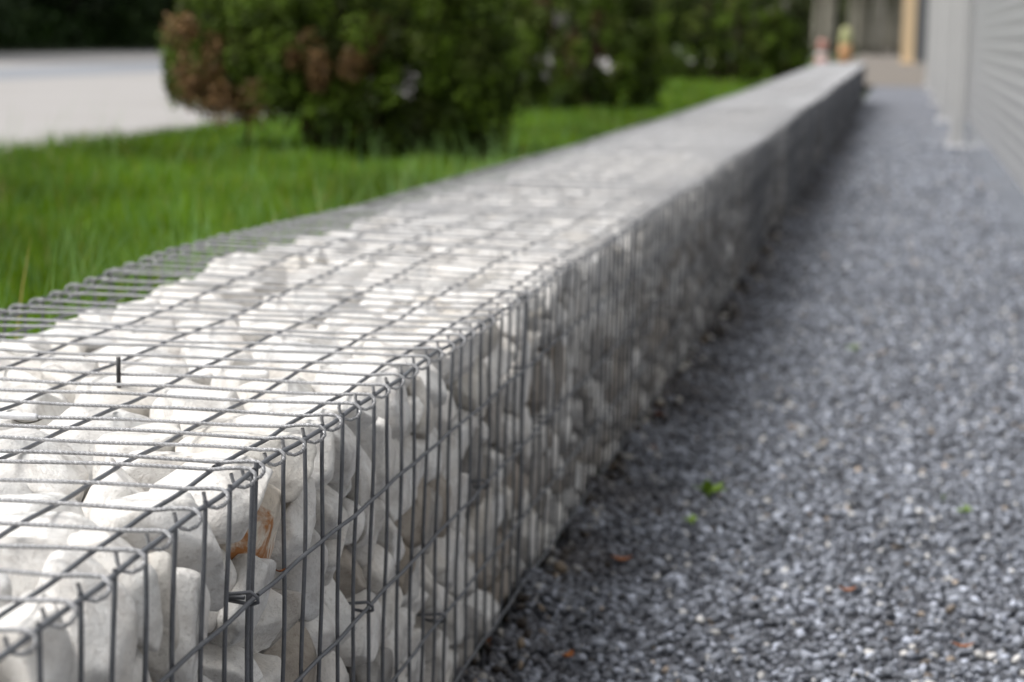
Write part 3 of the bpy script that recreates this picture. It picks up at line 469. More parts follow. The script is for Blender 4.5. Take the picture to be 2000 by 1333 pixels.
(0,2,100,478,2073,68,26,10,56), (0,4,124,1139,2222,116,-45,-47,15), (0,2,97,765,1606,96,228,117,-32), (0,14,119,731,2286,182,49,-29,-194), (0,2,118,438,2112,226,-24,-251,-165), (0,14,102,1067,1279,87,170,-180,-107),
(0,5,127,885,1155,93,-50,10,-157), (0,10,106,531,1121,68,17,-25,-218), (0,11,123,328,1147,90,211,128,39), (0,14,95,694,1461,109,117,62,-3), (0,10,102,200,1603,124,-149,37,221), (0,5,104,518,1572,104,58,-44,-153),
(0,2,98,222,1437,69,-17,2,-27), (0,7,114,632,465,71,151,-258,-25), (0,8,106,810,436,95,100,-123,225), (0,11,127,349,372,109,50,24,248), (0,11,94,1189,1154,98,99,149,112), (0,14,103,862,724,145,198,131,-78),
(0,14,100,821,568,115,71,171,-198), (0,10,109,1048,1071,130,214,156,-55), (0,11,126,949,893,131,-71,0,8), (1,6,120,1011,2122,914,75,18,69), (1,3,122,278,2334,923,-284,-121,31), (1,17,101,1062,2360,923,-84,265,31),
(1,0,88,1168,1392,928,-27,57,-70), (1,5,93,198,1479,924,-25,-57,290), (1,6,100,1023,799,922,-115,225,-58), (1,8,106,1163,1222,921,57,302,49), (1,16,91,144,1238,922,-84,-15,49), (1,6,77,76,61,950,26,-73,-239),
(1,15,90,1012,625,945,-13,16,239), (1,1,103,291,480,887,244,31,172), (1,4,82,1210,1975,901,127,-119,-111), (1,14,116,139,1665,902,274,-89,48), (1,6,114,1200,2369,888,125,160,50), (1,17,77,1026,2238,934,-94,84,-269),
(1,13,85,1036,1047,919,146,-111,-73), (1,5,79,84,1122,895,72,-31,104), (1,7,88,1190,1639,939,-189,-201,78), (1,13,113,113,1379,914,-113,-16,53), (1,12,107,1183,624,909,-94,-61,-170), (1,0,81,65,291,928,-82,-33,175),
(1,16,116,1170,744,863,166,-149,-2), (1,14,92,288,798,923,46,-4,20), (1,7,115,92,643,917,-183,178,-34), (1,17,102,1169,2981,905,-25,-39,0), (1,9,91,1205,473,911,143,56,168), (1,10,107,235,85,911,-54,32,-5),
(1,9,90,261,1380,842,52,-15,222), (1,9,122,1058,1928,904,286,-95,-29), (1,0,86,218,2017,924,260,22,-1), (1,14,83,1166,1062,905,-62,-246,-87), (1,5,111,287,1259,787,3,-75,143), (1,16,113,1175,286,884,121,-107,-139),
(1,0,103,127,417,880,-92,196,219), (1,15,101,1138,2518,927,238,-42,-31), (1,3,94,1199,2818,925,-130,79,-94), (1,6,93,172,2774,922,-73,65,-152), (1,8,101,1187,999,700,52,-147,57), (1,12,91,211,1062,932,34,57,-130),
(1,9,120,1178,1555,796,-26,-105,148), (1,12,76,54,1525,931,125,-54,-100), (1,17,122,1079,494,881,58,-203,25), (1,16,94,1115,938,904,-59,-245,-154), (1,8,77,74,816,840,188,136,-17), (1,9,100,1038,272,899,-45,-153,110),
(1,1,94,191,261,919,-234,-176,-67), (1,5,93,1166,2167,921,216,-187,-54), (1,1,107,221,2159,906,-78,-252,116), (1,8,120,1157,2653,857,-34,94,-36), (1,9,110,1205,843,724,-160,-8,175), (1,5,115,167,926,872,94,3,292),
(1,6,99,86,1070,796,98,3,-113), (1,15,102,1128,50,915,20,-128,270), (1,13,82,300,177,849,0,-68,-259), (1,6,110,119,132,872,291,27,-41), (1,16,97,1037,2410,773,114,-2,71), (1,9,90,242,2671,830,78,17,145),
(1,15,101,1082,2800,935,19,-10,-134), (1,2,85,229,2956,933,-253,-136,32), (1,10,81,1193,1827,915,92,140,-260), (1,11,82,104,1865,925,-23,-3,266), (1,2,96,1201,252,744,-116,-75,168), (1,17,76,170,544,888,-255,46,-54),
(1,0,84,1066,1010,815,-19,32,-62), (1,14,113,216,694,804,-115,-127,-7), (1,1,98,260,2664,681,257,96,-58), (1,6,90,1092,201,797,-120,-133,10), (1,1,103,260,76,752,53,236,-163), (1,9,92,1211,2111,650,202,-132,-158),
(1,0,82,203,2290,810,122,164,122), (1,9,120,1019,2585,817,-58,-54,115), (1,10,80,1082,1780,944,182,202,-13), (1,8,106,251,1796,884,-67,41,138), (1,5,84,1005,95,826,261,-75,86), (1,17,92,94,304,813,30,-131,-268),
(1,12,92,1014,616,830,188,-131,-63), (1,3,99,1178,2473,790,-67,-55,-214), (1,12,101,253,2548,758,141,-204,38), (1,8,95,1172,2974,791,-37,-296,-17), (1,15,113,1164,1716,827,151,-33,-105), (1,10,79,102,2042,834,46,-84,75),
(1,10,110,1193,2299,726,108,176,-9), (1,16,91,1147,1365,818,-27,-1,52), (1,10,99,94,1257,795,259,-36,-54), (1,3,119,1037,1470,920,-226,141,10), (1,4,113,271,1607,802,-3,39,-180), (1,6,93,1128,2820,835,32,64,194),
(1,8,92,281,2971,766,12,-193,-118), (1,0,108,186,197,756,-124,48,-10), (1,12,108,1181,2089,811,-249,-179,48), (1,0,88,1062,2715,734,-48,0,-6), (1,16,91,1037,1613,771,-205,181,-4), (1,11,115,220,1495,674,-208,-145,95),
(1,15,105,1160,1931,778,77,9,94), (1,7,118,212,1871,784,-63,32,-122), (1,6,118,82,916,732,-230,-192,-50), (1,15,87,1017,1184,851,59,-182,-160), (1,10,96,197,2503,635,-169,194,-7), (1,6,88,265,2370,665,225,-124,-9),
(1,2,95,1044,2870,744,-64,-299,11), (1,16,108,237,2700,539,-48,-268,40), (1,12,116,1057,1809,799,9,70,-106), (1,11,92,270,1970,660,-60,-56,42), (1,12,90,207,2102,742,-141,178,20), (1,8,104,1128,2227,798,-25,-67,-173),
(1,10,110,1006,1290,774,220,72,72), (1,4,113,298,1221,658,-10,-63,140), (1,1,102,203,1055,743,-83,-60,187), (1,16,102,1004,1440,711,-236,0,-24), (1,3,114,1190,463,753,115,108,74), (1,10,121,299,642,593,-56,192,-233),
(1,4,86,1224,644,690,150,58,169), (1,15,120,1060,2226,681,-22,-17,-186), (1,3,108,276,2109,628,-25,220,-117), (1,16,76,1157,2595,738,11,-42,232), (1,6,106,1184,1455,685,-4,-73,169), (1,12,86,206,1830,654,68,81,-246),
(1,8,89,1049,858,817,283,30,20), (1,2,113,1046,601,698,48,9,-18), (1,6,87,59,685,761,-62,129,-132), (1,16,107,1163,1210,756,-177,-198,-78), (1,0,107,234,1515,473,-274,141,-20), (1,10,114,1173,71,728,-30,-212,-94),
(1,2,81,90,303,703,-251,80,-41), (1,0,87,1088,389,758,51,30,146), (1,10,82,188,588,763,-213,-34,70), (0,15,80,1059,1956,650,59,18,30), (0,14,105,111,2044,628,-37,35,8), (0,6,94,294,2252,628,200,206,24),
(0,9,123,189,2237,722,-185,-31,14), (0,6,100,1067,1117,766,-98,76,9), (0,12,106,270,1248,668,-294,32,-89), (0,16,101,78,1289,628,121,114,98), (0,13,88,1098,591,781,-38,57,198), (0,2,102,1151,268,561,178,20,55),
(0,2,86,162,378,668,148,47,-254), (0,6,84,1067,882,622,-78,154,-261), (0,15,87,50,849,654,-42,92,-142), (0,16,112,1162,2813,496,-39,20,-148), (0,12,96,296,2849,713,107,-200,-123), (0,2,82,1204,228,747,-214,30,199),
(0,13,117,127,53,669,194,-30,-5), (1,8,106,1176,1911,673,-114,-268,-85), (1,15,108,1148,2067,588,-197,84,57), (1,16,116,1009,1067,690,148,-209,136), (1,1,120,1152,1702,641,-247,-50,88), (1,0,88,282,1714,651,39,83,-157),
(1,17,89,140,1717,700,-155,-160,91), (1,2,105,1147,471,622,-4,45,22), (1,17,105,213,458,738,143,61,-191), (1,16,77,1047,912,723,-261,-20,-61), (1,15,83,1202,2785,733,29,70,132), (1,12,105,1019,78,704,202,186,65),
(1,3,108,75,67,758,-148,-154,-81), (1,4,116,1180,1350,534,-122,88,-90), (1,12,116,1221,1880,521,-168,-63,185), (1,2,88,1205,1078,534,-79,-112,135), (1,9,117,245,802,640,190,63,-19), (1,12,104,1231,1227,579,-36,-146,58),
(1,6,94,162,1132,611,204,-179,120), (1,2,112,1109,282,628,-232,-135,85), (1,14,112,239,324,612,-8,23,-106), (1,0,118,1164,840,557,120,-151,-100), (1,15,120,259,514,586,-87,-5,-8), (1,10,91,1132,2435,676,-41,-3,5),
(1,15,109,1029,2985,633,-222,-50,-123), (1,12,96,1062,1354,647,80,98,-98), (1,7,116,953,1455,202,-281,2,50), (1,6,80,238,1370,555,6,-7,-225), (1,8,117,275,774,464,-156,182,3), (1,7,108,80,472,702,0,100,115),
(1,12,91,1126,750,726,-95,-24,-156), (1,8,92,132,971,610,39,37,163), (1,5,95,1182,2970,638,69,-67,76), (1,3,88,242,2795,655,-43,-252,153), (1,0,114,1112,96,552,-262,-13,27), (1,4,83,1054,2575,673,14,-261,39),
(1,1,96,1051,806,660,-89,-14,81), (1,12,98,216,992,512,-292,76,-17), (1,14,91,1108,1131,632,-126,107,176), (1,2,81,1216,245,500,23,98,155), (1,13,107,192,416,479,-18,83,-21), (1,4,114,114,139,617,-8,-5,-221),
(1,11,84,1188,381,453,-246,-4,170), (1,0,79,121,587,672,-94,43,-12), (1,9,110,1153,2803,636,-256,-73,35), (1,3,101,226,2988,626,171,18,-35), (1,17,90,220,1984,495,283,111,59), (1,10,100,1163,2288,584,184,-196,-71),
(1,7,100,1035,592,562,-24,-51,241), (1,5,106,1138,2895,491,56,73,35), (1,15,117,1043,235,496,163,-30,-52), (1,3,87,252,55,528,290,-3,-68), (1,14,83,1041,2199,520,-62,109,219), (1,16,85,1205,2556,617,83,90,139),
(1,16,117,243,2418,381,83,208,138), (1,0,95,1074,1417,505,165,176,-70), (1,11,121,1052,115,391,64,-29,84), (1,12,86,55,306,578,-126,-75,54), (1,6,108,1049,399,540,21,32,194), (1,13,81,1230,2976,475,-199,35,195),
(1,15,77,1186,2003,467,-264,126,-42), (1,4,117,274,1872,455,81,14,-84), (1,8,108,1014,2008,424,175,231,-47), (1,13,108,1033,1270,621,-24,192,-193), (1,2,102,238,1344,436,-22,-11,17), (1,12,77,1212,67,425,137,65,141),
(1,13,113,1209,2656,445,0,159,45), (1,14,103,244,2120,449,79,262,-92), (1,16,95,1077,2692,580,-77,-223,-143), (1,11,103,292,2682,365,-65,1,54), (1,17,97,1082,1567,634,-120,-202,-95), (1,13,108,249,1694,395,-42,43,-195),
(1,11,100,1061,1954,557,6,53,-81), (1,6,114,1176,667,451,31,63,87), (1,3,116,210,1081,337,-69,86,160), (0,6,104,91,2130,766,-35,-212,-99), (0,5,91,1191,2442,601,116,59,189), (0,10,104,1062,2351,537,-58,150,-76),
(0,9,112,68,2637,681,-126,-161,70), (0,13,114,1170,1508,682,-232,-198,22), (0,8,120,93,1676,604,9,-30,85), (0,8,100,1048,1818,693,83,59,155), (0,11,119,183,1894,682,-45,17,25), (0,11,110,1164,958,680,-111,88,-193),
(0,5,118,171,950,624,136,-175,-70), (0,11,84,1184,1168,632,-164,-143,29), (0,12,112,1198,77,645,-19,-165,35), (0,14,118,238,224,632,209,-150,-70), (0,7,81,203,527,681,34,295,53), (1,0,103,1185,2401,430,183,114,-141),
(1,10,113,265,2915,494,-9,21,-151), (1,13,100,1209,1562,536,123,-175,-103), (1,7,91,1203,1247,369,176,-161,-148), (1,4,110,205,1168,489,77,29,-280), (1,1,117,1107,1540,457,294,6,-53), (1,0,77,1180,590,547,4,108,214),
(1,6,121,297,591,456,43,3,260), (1,4,116,1192,1021,379,177,24,206), (1,4,98,1168,2109,422,-65,79,84), (1,5,119,1064,2545,516,-33,114,-287), (1,11,123,576,2422,232,-20,-278,-53), (1,2,84,1190,1585,323,194,145,-82),
(1,14,98,612,1418,298,-11,38,163), (1,0,93,173,1615,371,80,-60,256), (1,9,105,1169,1745,424,71,98,36), (1,14,96,388,1721,253,134,102,234), (1,17,83,1013,689,483,234,139,-141), (1,10,78,263,953,417,46,11,-41),
(1,15,122,231,792,306,-22,8,189), (1,1,111,1063,1205,430,36,-133,-96), (1,3,95,277,1204,378,138,53,-262), (1,16,87,1183,220,377,-16,-5,125), (1,7,109,295,279,439,-77,217,35), (1,12,88,256,102,432,-23,-29,154),
(1,9,106,1063,382,407,-181,91,-135), (1,4,121,205,529,352,87,44,169), (1,16,91,248,1830,310,-43,-246,-186), (1,9,89,1058,2374,492,-121,171,-52), (1,16,114,261,1988,305,35,278,-141), (1,11,95,200,2228,220,31,-53,239),
(1,16,98,695,1117,224,98,12,-28), (1,14,94,280,1170,239,-180,240,-40), (1,16,92,1042,1683,352,124,-18,-52), (1,5,79,1040,542,448,-6,282,84), (1,14,79,666,320,157,-119,-17,-225), (1,3,84,1082,1027,519,30,2,181),
(1,16,111,248,2880,365,-6,-289,6), (1,17,122,999,154,187,-124,-125,178), (1,14,90,886,44,227,126,-27,65), (1,5,78,1005,1519,336,285,-19,-48), (1,2,109,1191,1917,349,130,-144,-89), (1,0,122,1057,824,390,267,-108,48),
(1,5,119,530,870,287,-109,141,-133), (1,0,105,1134,1438,345,82,-30,16), (1,5,96,1077,76,233,222,6,125), (1,13,113,1139,541,370,35,309,13), (1,4,122,1077,232,142,-75,-87,48), (1,11,122,864,336,261,246,-31,95),
(1,10,109,1156,699,321,16,-4,216), (1,0,121,1031,2342,224,212,-141,1), (1,12,82,1010,2829,476,6,-24,-176), (1,5,116,1049,1245,243,92,-200,-144), (1,13,78,512,1251,293,12,268,74), (1,16,95,1099,1736,237,28,-75,118),
(1,0,121,689,1785,266,-9,-30,182), (1,16,96,1065,546,237,-66,64,-54), (1,3,97,689,373,292,127,113,20), (1,6,117,278,627,180,-16,120,143), (1,14,110,1052,707,124,121,70,-242), (1,9,77,195,1051,178,-228,31,37),
(1,13,90,1121,2711,262,-31,141,3), (1,1,105,955,2968,270,-106,-178,43), (1,5,116,397,2743,257,-68,-32,-43), (1,8,108,1101,415,276,213,38,-147), (1,0,109,702,181,216,-30,49,92), (1,10,96,438,61,231,-112,47,48),
(1,7,116,383,2588,245,2,262,126), (1,16,91,234,1908,150,-48,-101,-278), (1,16,113,456,2269,240,-38,196,-98), (1,9,89,669,2561,281,-154,20,36), (1,14,91,320,2391,266,-81,-166,174), (0,9,108,1197,2688,706,-163,138,-117),
(0,5,79,212,2544,723,261,-22,-10), (0,9,118,1174,2875,664,-76,-89,178), (0,4,88,90,2757,804,168,-253,36), (0,15,83,1093,1901,801,209,-102,-30), (0,1,79,258,1736,714,-77,94,150), (0,14,93,1152,2038,591,-27,-104,-231),
(0,7,91,98,2406,752,-262,-130,-90), (0,16,104,1088,1316,669,-280,3,-30), (0,1,103,174,1187,751,207,-65,56), (0,15,96,1209,1407,779,-102,122,-124), (0,15,109,1190,584,687,-143,-158,147), (0,4,93,93,675,618,179,-213,-76),
(0,9,118,1129,750,760,278,-40,-38), (0,5,109,230,692,697,-6,61,-253), (1,5,86,1034,954,326,-64,44,267), (1,2,108,875,909,180,140,-78,-117), (1,1,90,442,727,232,-35,47,155), (1,16,80,777,1301,253,19,25,154),
(1,5,103,466,1112,195,-43,-19,-236), (1,11,82,893,213,92,94,-61,260), (1,0,98,527,389,245,-34,-38,69), (1,15,114,773,331,58,226,-207,6), (1,3,100,666,470,224,64,208,-91), (1,1,115,563,577,268,124,-98,263),
(1,14,81,386,562,251,10,-18,-22), (1,0,109,1073,2530,337,-136,-186,-128), (1,0,122,689,2738,245,-41,17,-75), (1,17,118,1025,2856,366,-51,-2,-29), (1,13,103,1073,1849,395,-94,-139,126), (1,1,83,538,1691,274,-192,100,204),
(1,11,93,214,1750,213,105,53,-117), (1,7,105,373,2082,172,-5,9,-147), (1,8,96,1031,589,195,179,-182,113), (1,11,127,776,570,163,-1,-169,-157), (1,14,107,1021,795,243,47,14,146), (1,8,104,683,761,227,57,18,63),
(1,14,100,342,976,225,113,-21,123), (1,6,106,1113,2846,292,37,141,-52), (1,14,106,793,2935,224,11,-126,-129), (1,2,110,389,2954,219,107,260,74), (1,2,97,1079,250,265,-61,-3,159), (1,14,117,630,128,91,5,41,-109),
(1,14,111,492,227,211,114,-24,235), (1,4,97,286,375,254,-32,-88,191), (1,2,101,1154,2232,414,-101,-40,-114), (1,2,88,822,2153,276,-248,-4,89), (1,6,85,650,2041,199,-116,27,-15), (1,2,82,1108,2728,432,-264,96,84),
(1,16,77,584,2840,152,47,-121,-13), (1,9,86,203,2738,236,140,-167,-77), (1,4,104,1044,1626,226,-73,260,-18), (1,14,88,685,1584,257,59,-99,202), (1,14,104,1096,2139,237,65,-111,-51), (1,17,91,1084,2027,312,32,96,19),
(1,9,83,356,1851,197,110,244,-92), (1,11,124,995,403,142,-83,169,-37), (1,2,125,1051,505,92,30,-23,153), (1,8,112,1046,2673,347,63,33,244), (1,2,112,817,2485,293,33,-78,-76), (1,8,99,221,2491,180,-104,164,241),
(1,14,110,1032,2773,217,4,-36,-159), (1,14,98,608,2982,236,37,-185,-216), (1,10,115,983,2045,222,-81,43,-94), (1,7,110,1008,2386,357,-266,-160,31), (1,11,107,690,2199,221,-111,19,-263), (1,4,98,1067,1097,298,104,-46,158),
(1,4,105,698,1463,180,-28,28,-239), (1,4,122,257,1361,200,-18,46,213), (1,4,118,441,1537,238,-35,-18,-293), (1,4,95,240,1577,234,13,-102,161), (0,4,113,1053,2910,767,-4,7,-127), (0,17,97,95,2976,737,52,-37,298),
(0,15,90,1165,333,714,0,163,167), (0,16,118,1171,2197,711,19,-72,120), (0,14,99,107,2013,874,-94,-41,-148), (0,16,119,1000,2457,694,21,-10,81), (0,13,109,87,2542,804,28,19,-151), (0,3,109,1144,1673,632,37,-176,183),
(0,5,98,294,1479,742,71,40,-17), (0,13,82,92,1295,788,-237,19,-77), (0,0,91,1053,1721,821,-42,26,-100), (0,11,99,264,2067,715,8,97,-116), (0,1,91,1126,908,833,36,14,56), (0,0,114,279,868,727,71,-201,-81),
(1,4,113,1059,2986,307,-137,-112,-78), (1,10,110,844,90,79,-243,-106,20), (1,14,111,901,2296,230,-22,23,295), (1,8,105,765,2581,171,13,-16,3), (1,10,100,1102,1416,184,-100,8,-171), (1,7,110,907,1787,195,18,-56,151),
(1,4,120,1035,1914,223,35,-67,218), (1,4,116,824,1988,220,62,33,105), (1,4,104,1104,1048,135,18,-178,-40), (1,5,111,943,702,112,-193,-127,93), (1,4,94,856,1045,260,-241,132,64), (1,7,100,666,952,186,47,-34,-277),
(1,4,96,479,1308,196,168,231,-68), (0,10,92,1170,75,788,-242,58,-42), (0,17,81,62,438,691,211,77,-101), (0,1,79,284,446,610,17,77,12), (0,6,89,1013,2475,818,-96,269,-16), (0,13,86,229,2548,816,203,-210,13),
(0,17,85,203,2704,849,129,132,23), (0,7,77,1094,2692,771,-135,-122,41), (0,6,103,274,2694,745,-7,93,237), (0,15,106,1197,1979,724,4,-142,-86), (0,4,102,114,1791,780,184,140,-38), (0,0,114,1023,2020,736,-244,157,6),
(0,3,121,246,2152,850,289,71,-7), (0,16,117,1060,1275,832,-156,-116,225), (0,10,111,227,1343,765,-142,233,133), (0,14,105,1049,1479,772,131,262,-43), (0,11,117,100,1555,776,145,-120,-86), (1,14,120,1009,2519,221,289,-5,-49),
(1,8,99,556,2127,192,150,-76,-112), (1,7,102,1031,1164,67,43,78,269), (1,14,116,925,1240,177,-1,310,46), (1,4,95,1050,90,58,5,298,54), (1,14,124,1026,917,88,-145,241,-49), (1,10,104,166,476,203,47,-102,89),
(1,8,116,1081,849,248,-32,142,17), (1,8,115,1028,1018,203,6,-17,63), (2,15,84,1047,2303,953,-187,-174,43), (2,4,94,155,2339,930,270,-159,15), (2,8,82,1161,1537,929,-159,-207,71), (2,15,111,224,1462,926,-225,180,-54),
(2,17,109,1171,1853,886,38,-21,-152), (2,2,89,1038,1770,929,-186,-229,21), (2,15,108,1085,771,932,-136,240,-85), (2,15,103,1076,1338,935,-204,215,-48), (2,5,87,201,1195,926,-25,17,-194), (2,16,87,1158,337,926,-12,8,-47),
(2,1,92,253,1887,920,30,-50,181), (2,2,101,241,2135,922,143,-272,-8), (2,14,85,1209,1400,905,-121,63,-148), (2,13,113,1163,588,887,-107,-116,-256), (2,8,88,197,469,917,-135,-218,-18), (2,5,94,1182,1149,924,249,-155,-63),
(2,4,83,1184,179,937,-10,24,-119), (2,1,97,1184,1675,892,-97,57,211), (2,6,104,1010,1657,800,-93,148,103), (2,17,101,1034,633,899,37,-235,21), (2,7,116,1021,1125,889,-205,-180,-8), (2,8,83,215,1285,813,36,217,18),
(2,13,81,1063,67,948,139,272,-66), (2,2,113,1110,2498,896,150,-72,-31), (2,10,99,218,2480,903,-82,-67,-50), (2,8,107,1128,2691,924,40,15,71), (2,0,93,1089,1361,810,-227,-115,97), (2,4,85,1013,1551,936,214,208,-14),
(2,6,113,260,1469,817,29,18,106), (2,10,103,1162,473,901,-93,47,27), (2,10,80,288,562,895,37,47,-68), (2,17,79,1185,880,941,53,-19,-51), (2,9,116,1193,2926,887,172,-158,-101), (2,3,92,1066,2963,882,-135,-16,-202),
(2,6,106,299,196,750,-14,51,-106), (2,10,116,229,176,904,230,-44,-18), (2,2,100,1174,2372,899,-135,144,-1), (2,6,123,1005,2309,838,53,-178,-69), (2,2,105,185,2608,885,-53,204,-177), (2,6,119,1221,1008,791,121,146,16),
(2,4,104,1162,128,845,8,20,-111), (2,14,109,259,348,825,-75,62,-276), (2,8,83,1002,392,938,23,49,224), (2,2,88,213,596,806,-204,231,19), (2,2,101,299,2424,785,146,-197,-98), (2,5,90,1021,2835,886,-109,-9,136),
(2,9,88,1204,2069,919,184,-172,-67), (2,7,101,1021,453,833,268,-38,-56), (2,11,122,1138,741,790,-72,-75,-61), (2,4,106,1150,312,808,-31,24,63), (2,12,90,1086,2124,940,239,201,-8), (2,0,83,187,2330,827,-91,-66,75),
(2,10,119,1111,1547,828,231,71,-24), (2,5,94,1174,1632,706,154,223,-125), (2,1,102,1187,413,689,-48,-135,1), (2,16,94,1119,575,744,76,-235,151), (2,0,111,1126,2416,747,-9,45,16), (2,1,113,1167,2809,758,84,-280,18),
(2,12,82,200,2999,800,192,117,-56), (2,0,81,1170,2118,828,222,-64,-43), (2,4,106,1039,1993,741,-11,191,-110), (2,15,122,1181,2254,849,-128,-164,-75), (2,8,98,1180,1204,799,36,67,141), (2,11,107,285,1134,717,234,-110,-49),
(2,0,109,1174,1769,540,76,-12,-168), (0,8,113,1166,471,812,106,293,-29), (0,12,92,1039,809,915,-70,-125,-49), (0,17,108,78,565,760,173,-164,-100), (0,15,111,1188,2791,821,-150,-201,45), (0,5,104,1028,169,783,-37,-75,296),
(0,2,96,70,287,668,-71,-101,85), (0,8,85,1003,2289,749,75,82,15), (0,4,77,205,2131,941,-56,291,12), (0,1,98,1163,2504,787,-165,-39,16), (0,16,107,251,2385,739,-205,-71,-211), (0,9,87,1089,1491,927,-223,108,-96),
(0,17,114,207,1417,899,-155,158,-118), (0,11,90,1192,1805,725,48,124,54), (0,12,79,214,1894,805,155,-264,-32), (2,0,108,1152,2972,691,-214,42,130), (2,0,106,285,2791,816,76,-7,-106), (2,4,101,180,314,702,34,-86,246),
(2,1,92,1028,2141,836,-132,5,-83), (2,16,93,298,2018,802,61,82,142), (2,9,115,1133,2607,781,282,-53,67), (2,12,81,1205,1348,765,74,95,101), (2,4,103,1002,1815,806,30,276,31), (2,10,89,1122,966,915,71,218,136),
(2,11,114,1159,2420,559,-180,-142,52), (2,0,105,1015,2894,667,-63,-31,143), (2,2,86,1197,1969,789,-183,-17,168), (2,1,93,204,2011,674,-260,5,165), (2,6,113,1146,2223,683,121,65,-63), (2,7,80,175,2121,814,171,-224,-2),
(2,11,107,1186,1264,628,90,49,152), (2,16,110,1026,1510,659,15,-21,-182), (2,11,97,1038,297,693,-274,-108,109), (2,17,88,1183,897,821,-12,-229,-150), (2,14,79,1041,2117,629,105,195,212), (2,12,110,1191,1460,687,-137,54,-232),
(2,17,110,210,1294,645,277,-53,36), (2,5,121,1121,1773,685,-25,95,165), (2,4,118,1123,863,688,-77,-52,-198), (2,8,94,170,992,617,-46,-292,-43), (2,17,89,1194,58,726,-69,137,91), (2,4,121,259,104,610,82,257,80),
(2,10,98,1165,2058,710,134,-260,27), (2,10,81,227,2323,652,37,-191,-137), (2,13,108,207,2213,738,-220,-216,23), (2,6,96,1077,1191,712,200,138,-38), (2,12,117,267,785,702,-268,-95,128), (2,4,105,1179,2594,676,-52,-83,65),
(2,14,79,219,2751,669,78,274,-98), (2,17,89,1142,164,723,-28,83,-249), (2,4,91,1062,1554,235,-120,259,-92), (2,13,107,222,1702,597,-171,72,43), (2,15,79,1069,2031,592,144,-80,88), (2,13,110,1171,1047,684,-1,67,192),
(2,17,81,1093,1102,575,-116,-126,-81), (2,16,99,1195,182,574,-145,11,168), (2,1,79,193,203,661,-284,-70,-33), (2,8,109,1176,354,508,59,95,118), (2,15,84,1013,2563,621,-218,-77,-33), (2,1,107,249,2604,728,245,-166,13),
(2,7,118,1071,2692,499,-32,77,-261), (2,5,80,235,2924,707,15,43,184), (2,8,97,247,1242,509,146,58,40), (2,14,110,1152,1512,527,175,-237,12), (2,7,107,1084,594,592,-31,7,303), (2,14,109,222,509,594,39,26,-292),
(2,16,107,1068,919,570,209,-192,-1), (2,15,93,149,831,642,67,-138,202), (2,14,86,1042,2995,527,173,60,-111), (2,6,112,230,2988,576,211,23,-84), (2,8,97,1130,80,621,86,-280,-4), (2,12,108,1185,2298,469,-183,-135,-54),
(2,7,85,1038,2376,614,-65,-22,144), (2,1,121,1136,1046,426,31,4,66), (2,13,92,1189,1162,507,-80,-182,-11), (2,12,107,244,921,506,115,-114,11), (2,12,120,1054,235,526,193,190,-4), (2,0,87,1191,987,561,142,-144,-100),
(2,5,97,1010,2517,501,-93,-246,0), (2,4,120,1149,2828,561,19,20,-116), (2,1,107,281,2828,559,-90,65,187), (2,9,110,1156,1934,611,-136,-57,-26), (2,15,86,172,2176,637,137,234,13), (2,6,113,1184,538,528,40,-43,168),
(2,2,85,275,436,481,-72,-58,172), (2,17,118,1186,743,524,-137,-138,178), (2,11,110,298,965,352,116,-282,39), (2,1,112,1099,74,463,111,-36,91), (2,5,92,172,307,538,103,237,67), (2,14,98,1186,2103,564,49,-110,-49),
(2,9,95,137,2617,624,-230,-52,63), (2,2,79,1209,1615,438,-169,-64,167), (2,13,94,207,1620,520,140,38,-40), (2,8,82,1031,1811,553,-35,-194,171), (0,6,97,1048,1018,838,250,-16,-58), (0,8,94,1188,1139,792,204,-174,-103),
(0,1,109,121,1056,832,-69,77,271), (0,2,109,275,121,768,-14,51,160), (0,0,90,1053,2547,883,-119,-154,-57), (0,15,86,265,2629,914,107,-236,100), (0,3,100,1193,2813,933,221,-206,11), (0,11,104,232,2909,845,195,129,34),
(0,15,80,86,1904,933,237,114,-18), (0,14,106,1139,2330,799,-56,-281,5), (2,11,105,1076,420,329,196,63,-120), (2,2,120,178,158,447,13,-22,119), (2,12,77,1062,696,520,128,5,216), (2,10,99,180,2461,675,-159,129,106),
(2,2,114,184,2933,442,8,19,-249), (2,7,122,1085,1912,180,62,149,107), (2,14,99,159,1994,520,8,-206,47), (2,15,108,1058,2217,497,-113,-87,-33), (2,13,119,1046,1190,543,201,55,-77), (2,6,104,1099,2980,181,85,-194,48),
(2,14,119,1129,233,371,-18,13,70), (2,13,115,589,333,223,172,195,-34), (2,5,121,1083,2198,183,155,55,163), (2,11,122,281,2210,523,33,-9,201), (2,3,104,1172,2288,339,55,73,-12), (2,7,101,221,2421,463,-72,-4,-195),
(2,9,80,1046,1407,409,-143,-236,134), (2,7,100,218,1806,473,54,10,296), (2,4,113,1024,696,407,86,2,120), (2,2,104,880,1038,292,38,-78,276), (2,1,114,1135,1305,457,122,168,-218), (2,5,84,191,1092,484,174,-181,-110),
(2,11,97,272,2829,358,74,18,-20), (2,4,89,294,1808,341,-40,-35,-74), (2,16,113,1113,2032,377,-29,217,-106), (2,15,101,1084,1596,421,26,26,-100), (2,17,102,1051,405,560,-98,-24,284), (2,11,93,1131,812,406,110,-21,278),
(2,4,91,181,2128,367,129,228,47), (2,10,110,1172,2541,375,-65,92,34), (2,6,115,1096,1463,347,-218,-37,126), (2,11,107,227,1458,432,-195,-209,25), (2,4,116,1042,1920,422,-9,-99,-102), (2,8,118,444,1870,295,-41,-14,185),
(2,7,120,763,892,273,-228,136,86), (2,14,94,260,781,383,257,5,-39), (2,0,104,640,1235,243,-32,17,-171), (2,10,97,1197,634,368,-111,33,-166), (2,16,102,220,612,347,105,-20,-234), (2,15,114,1007,1703,307,-108,-86,75),
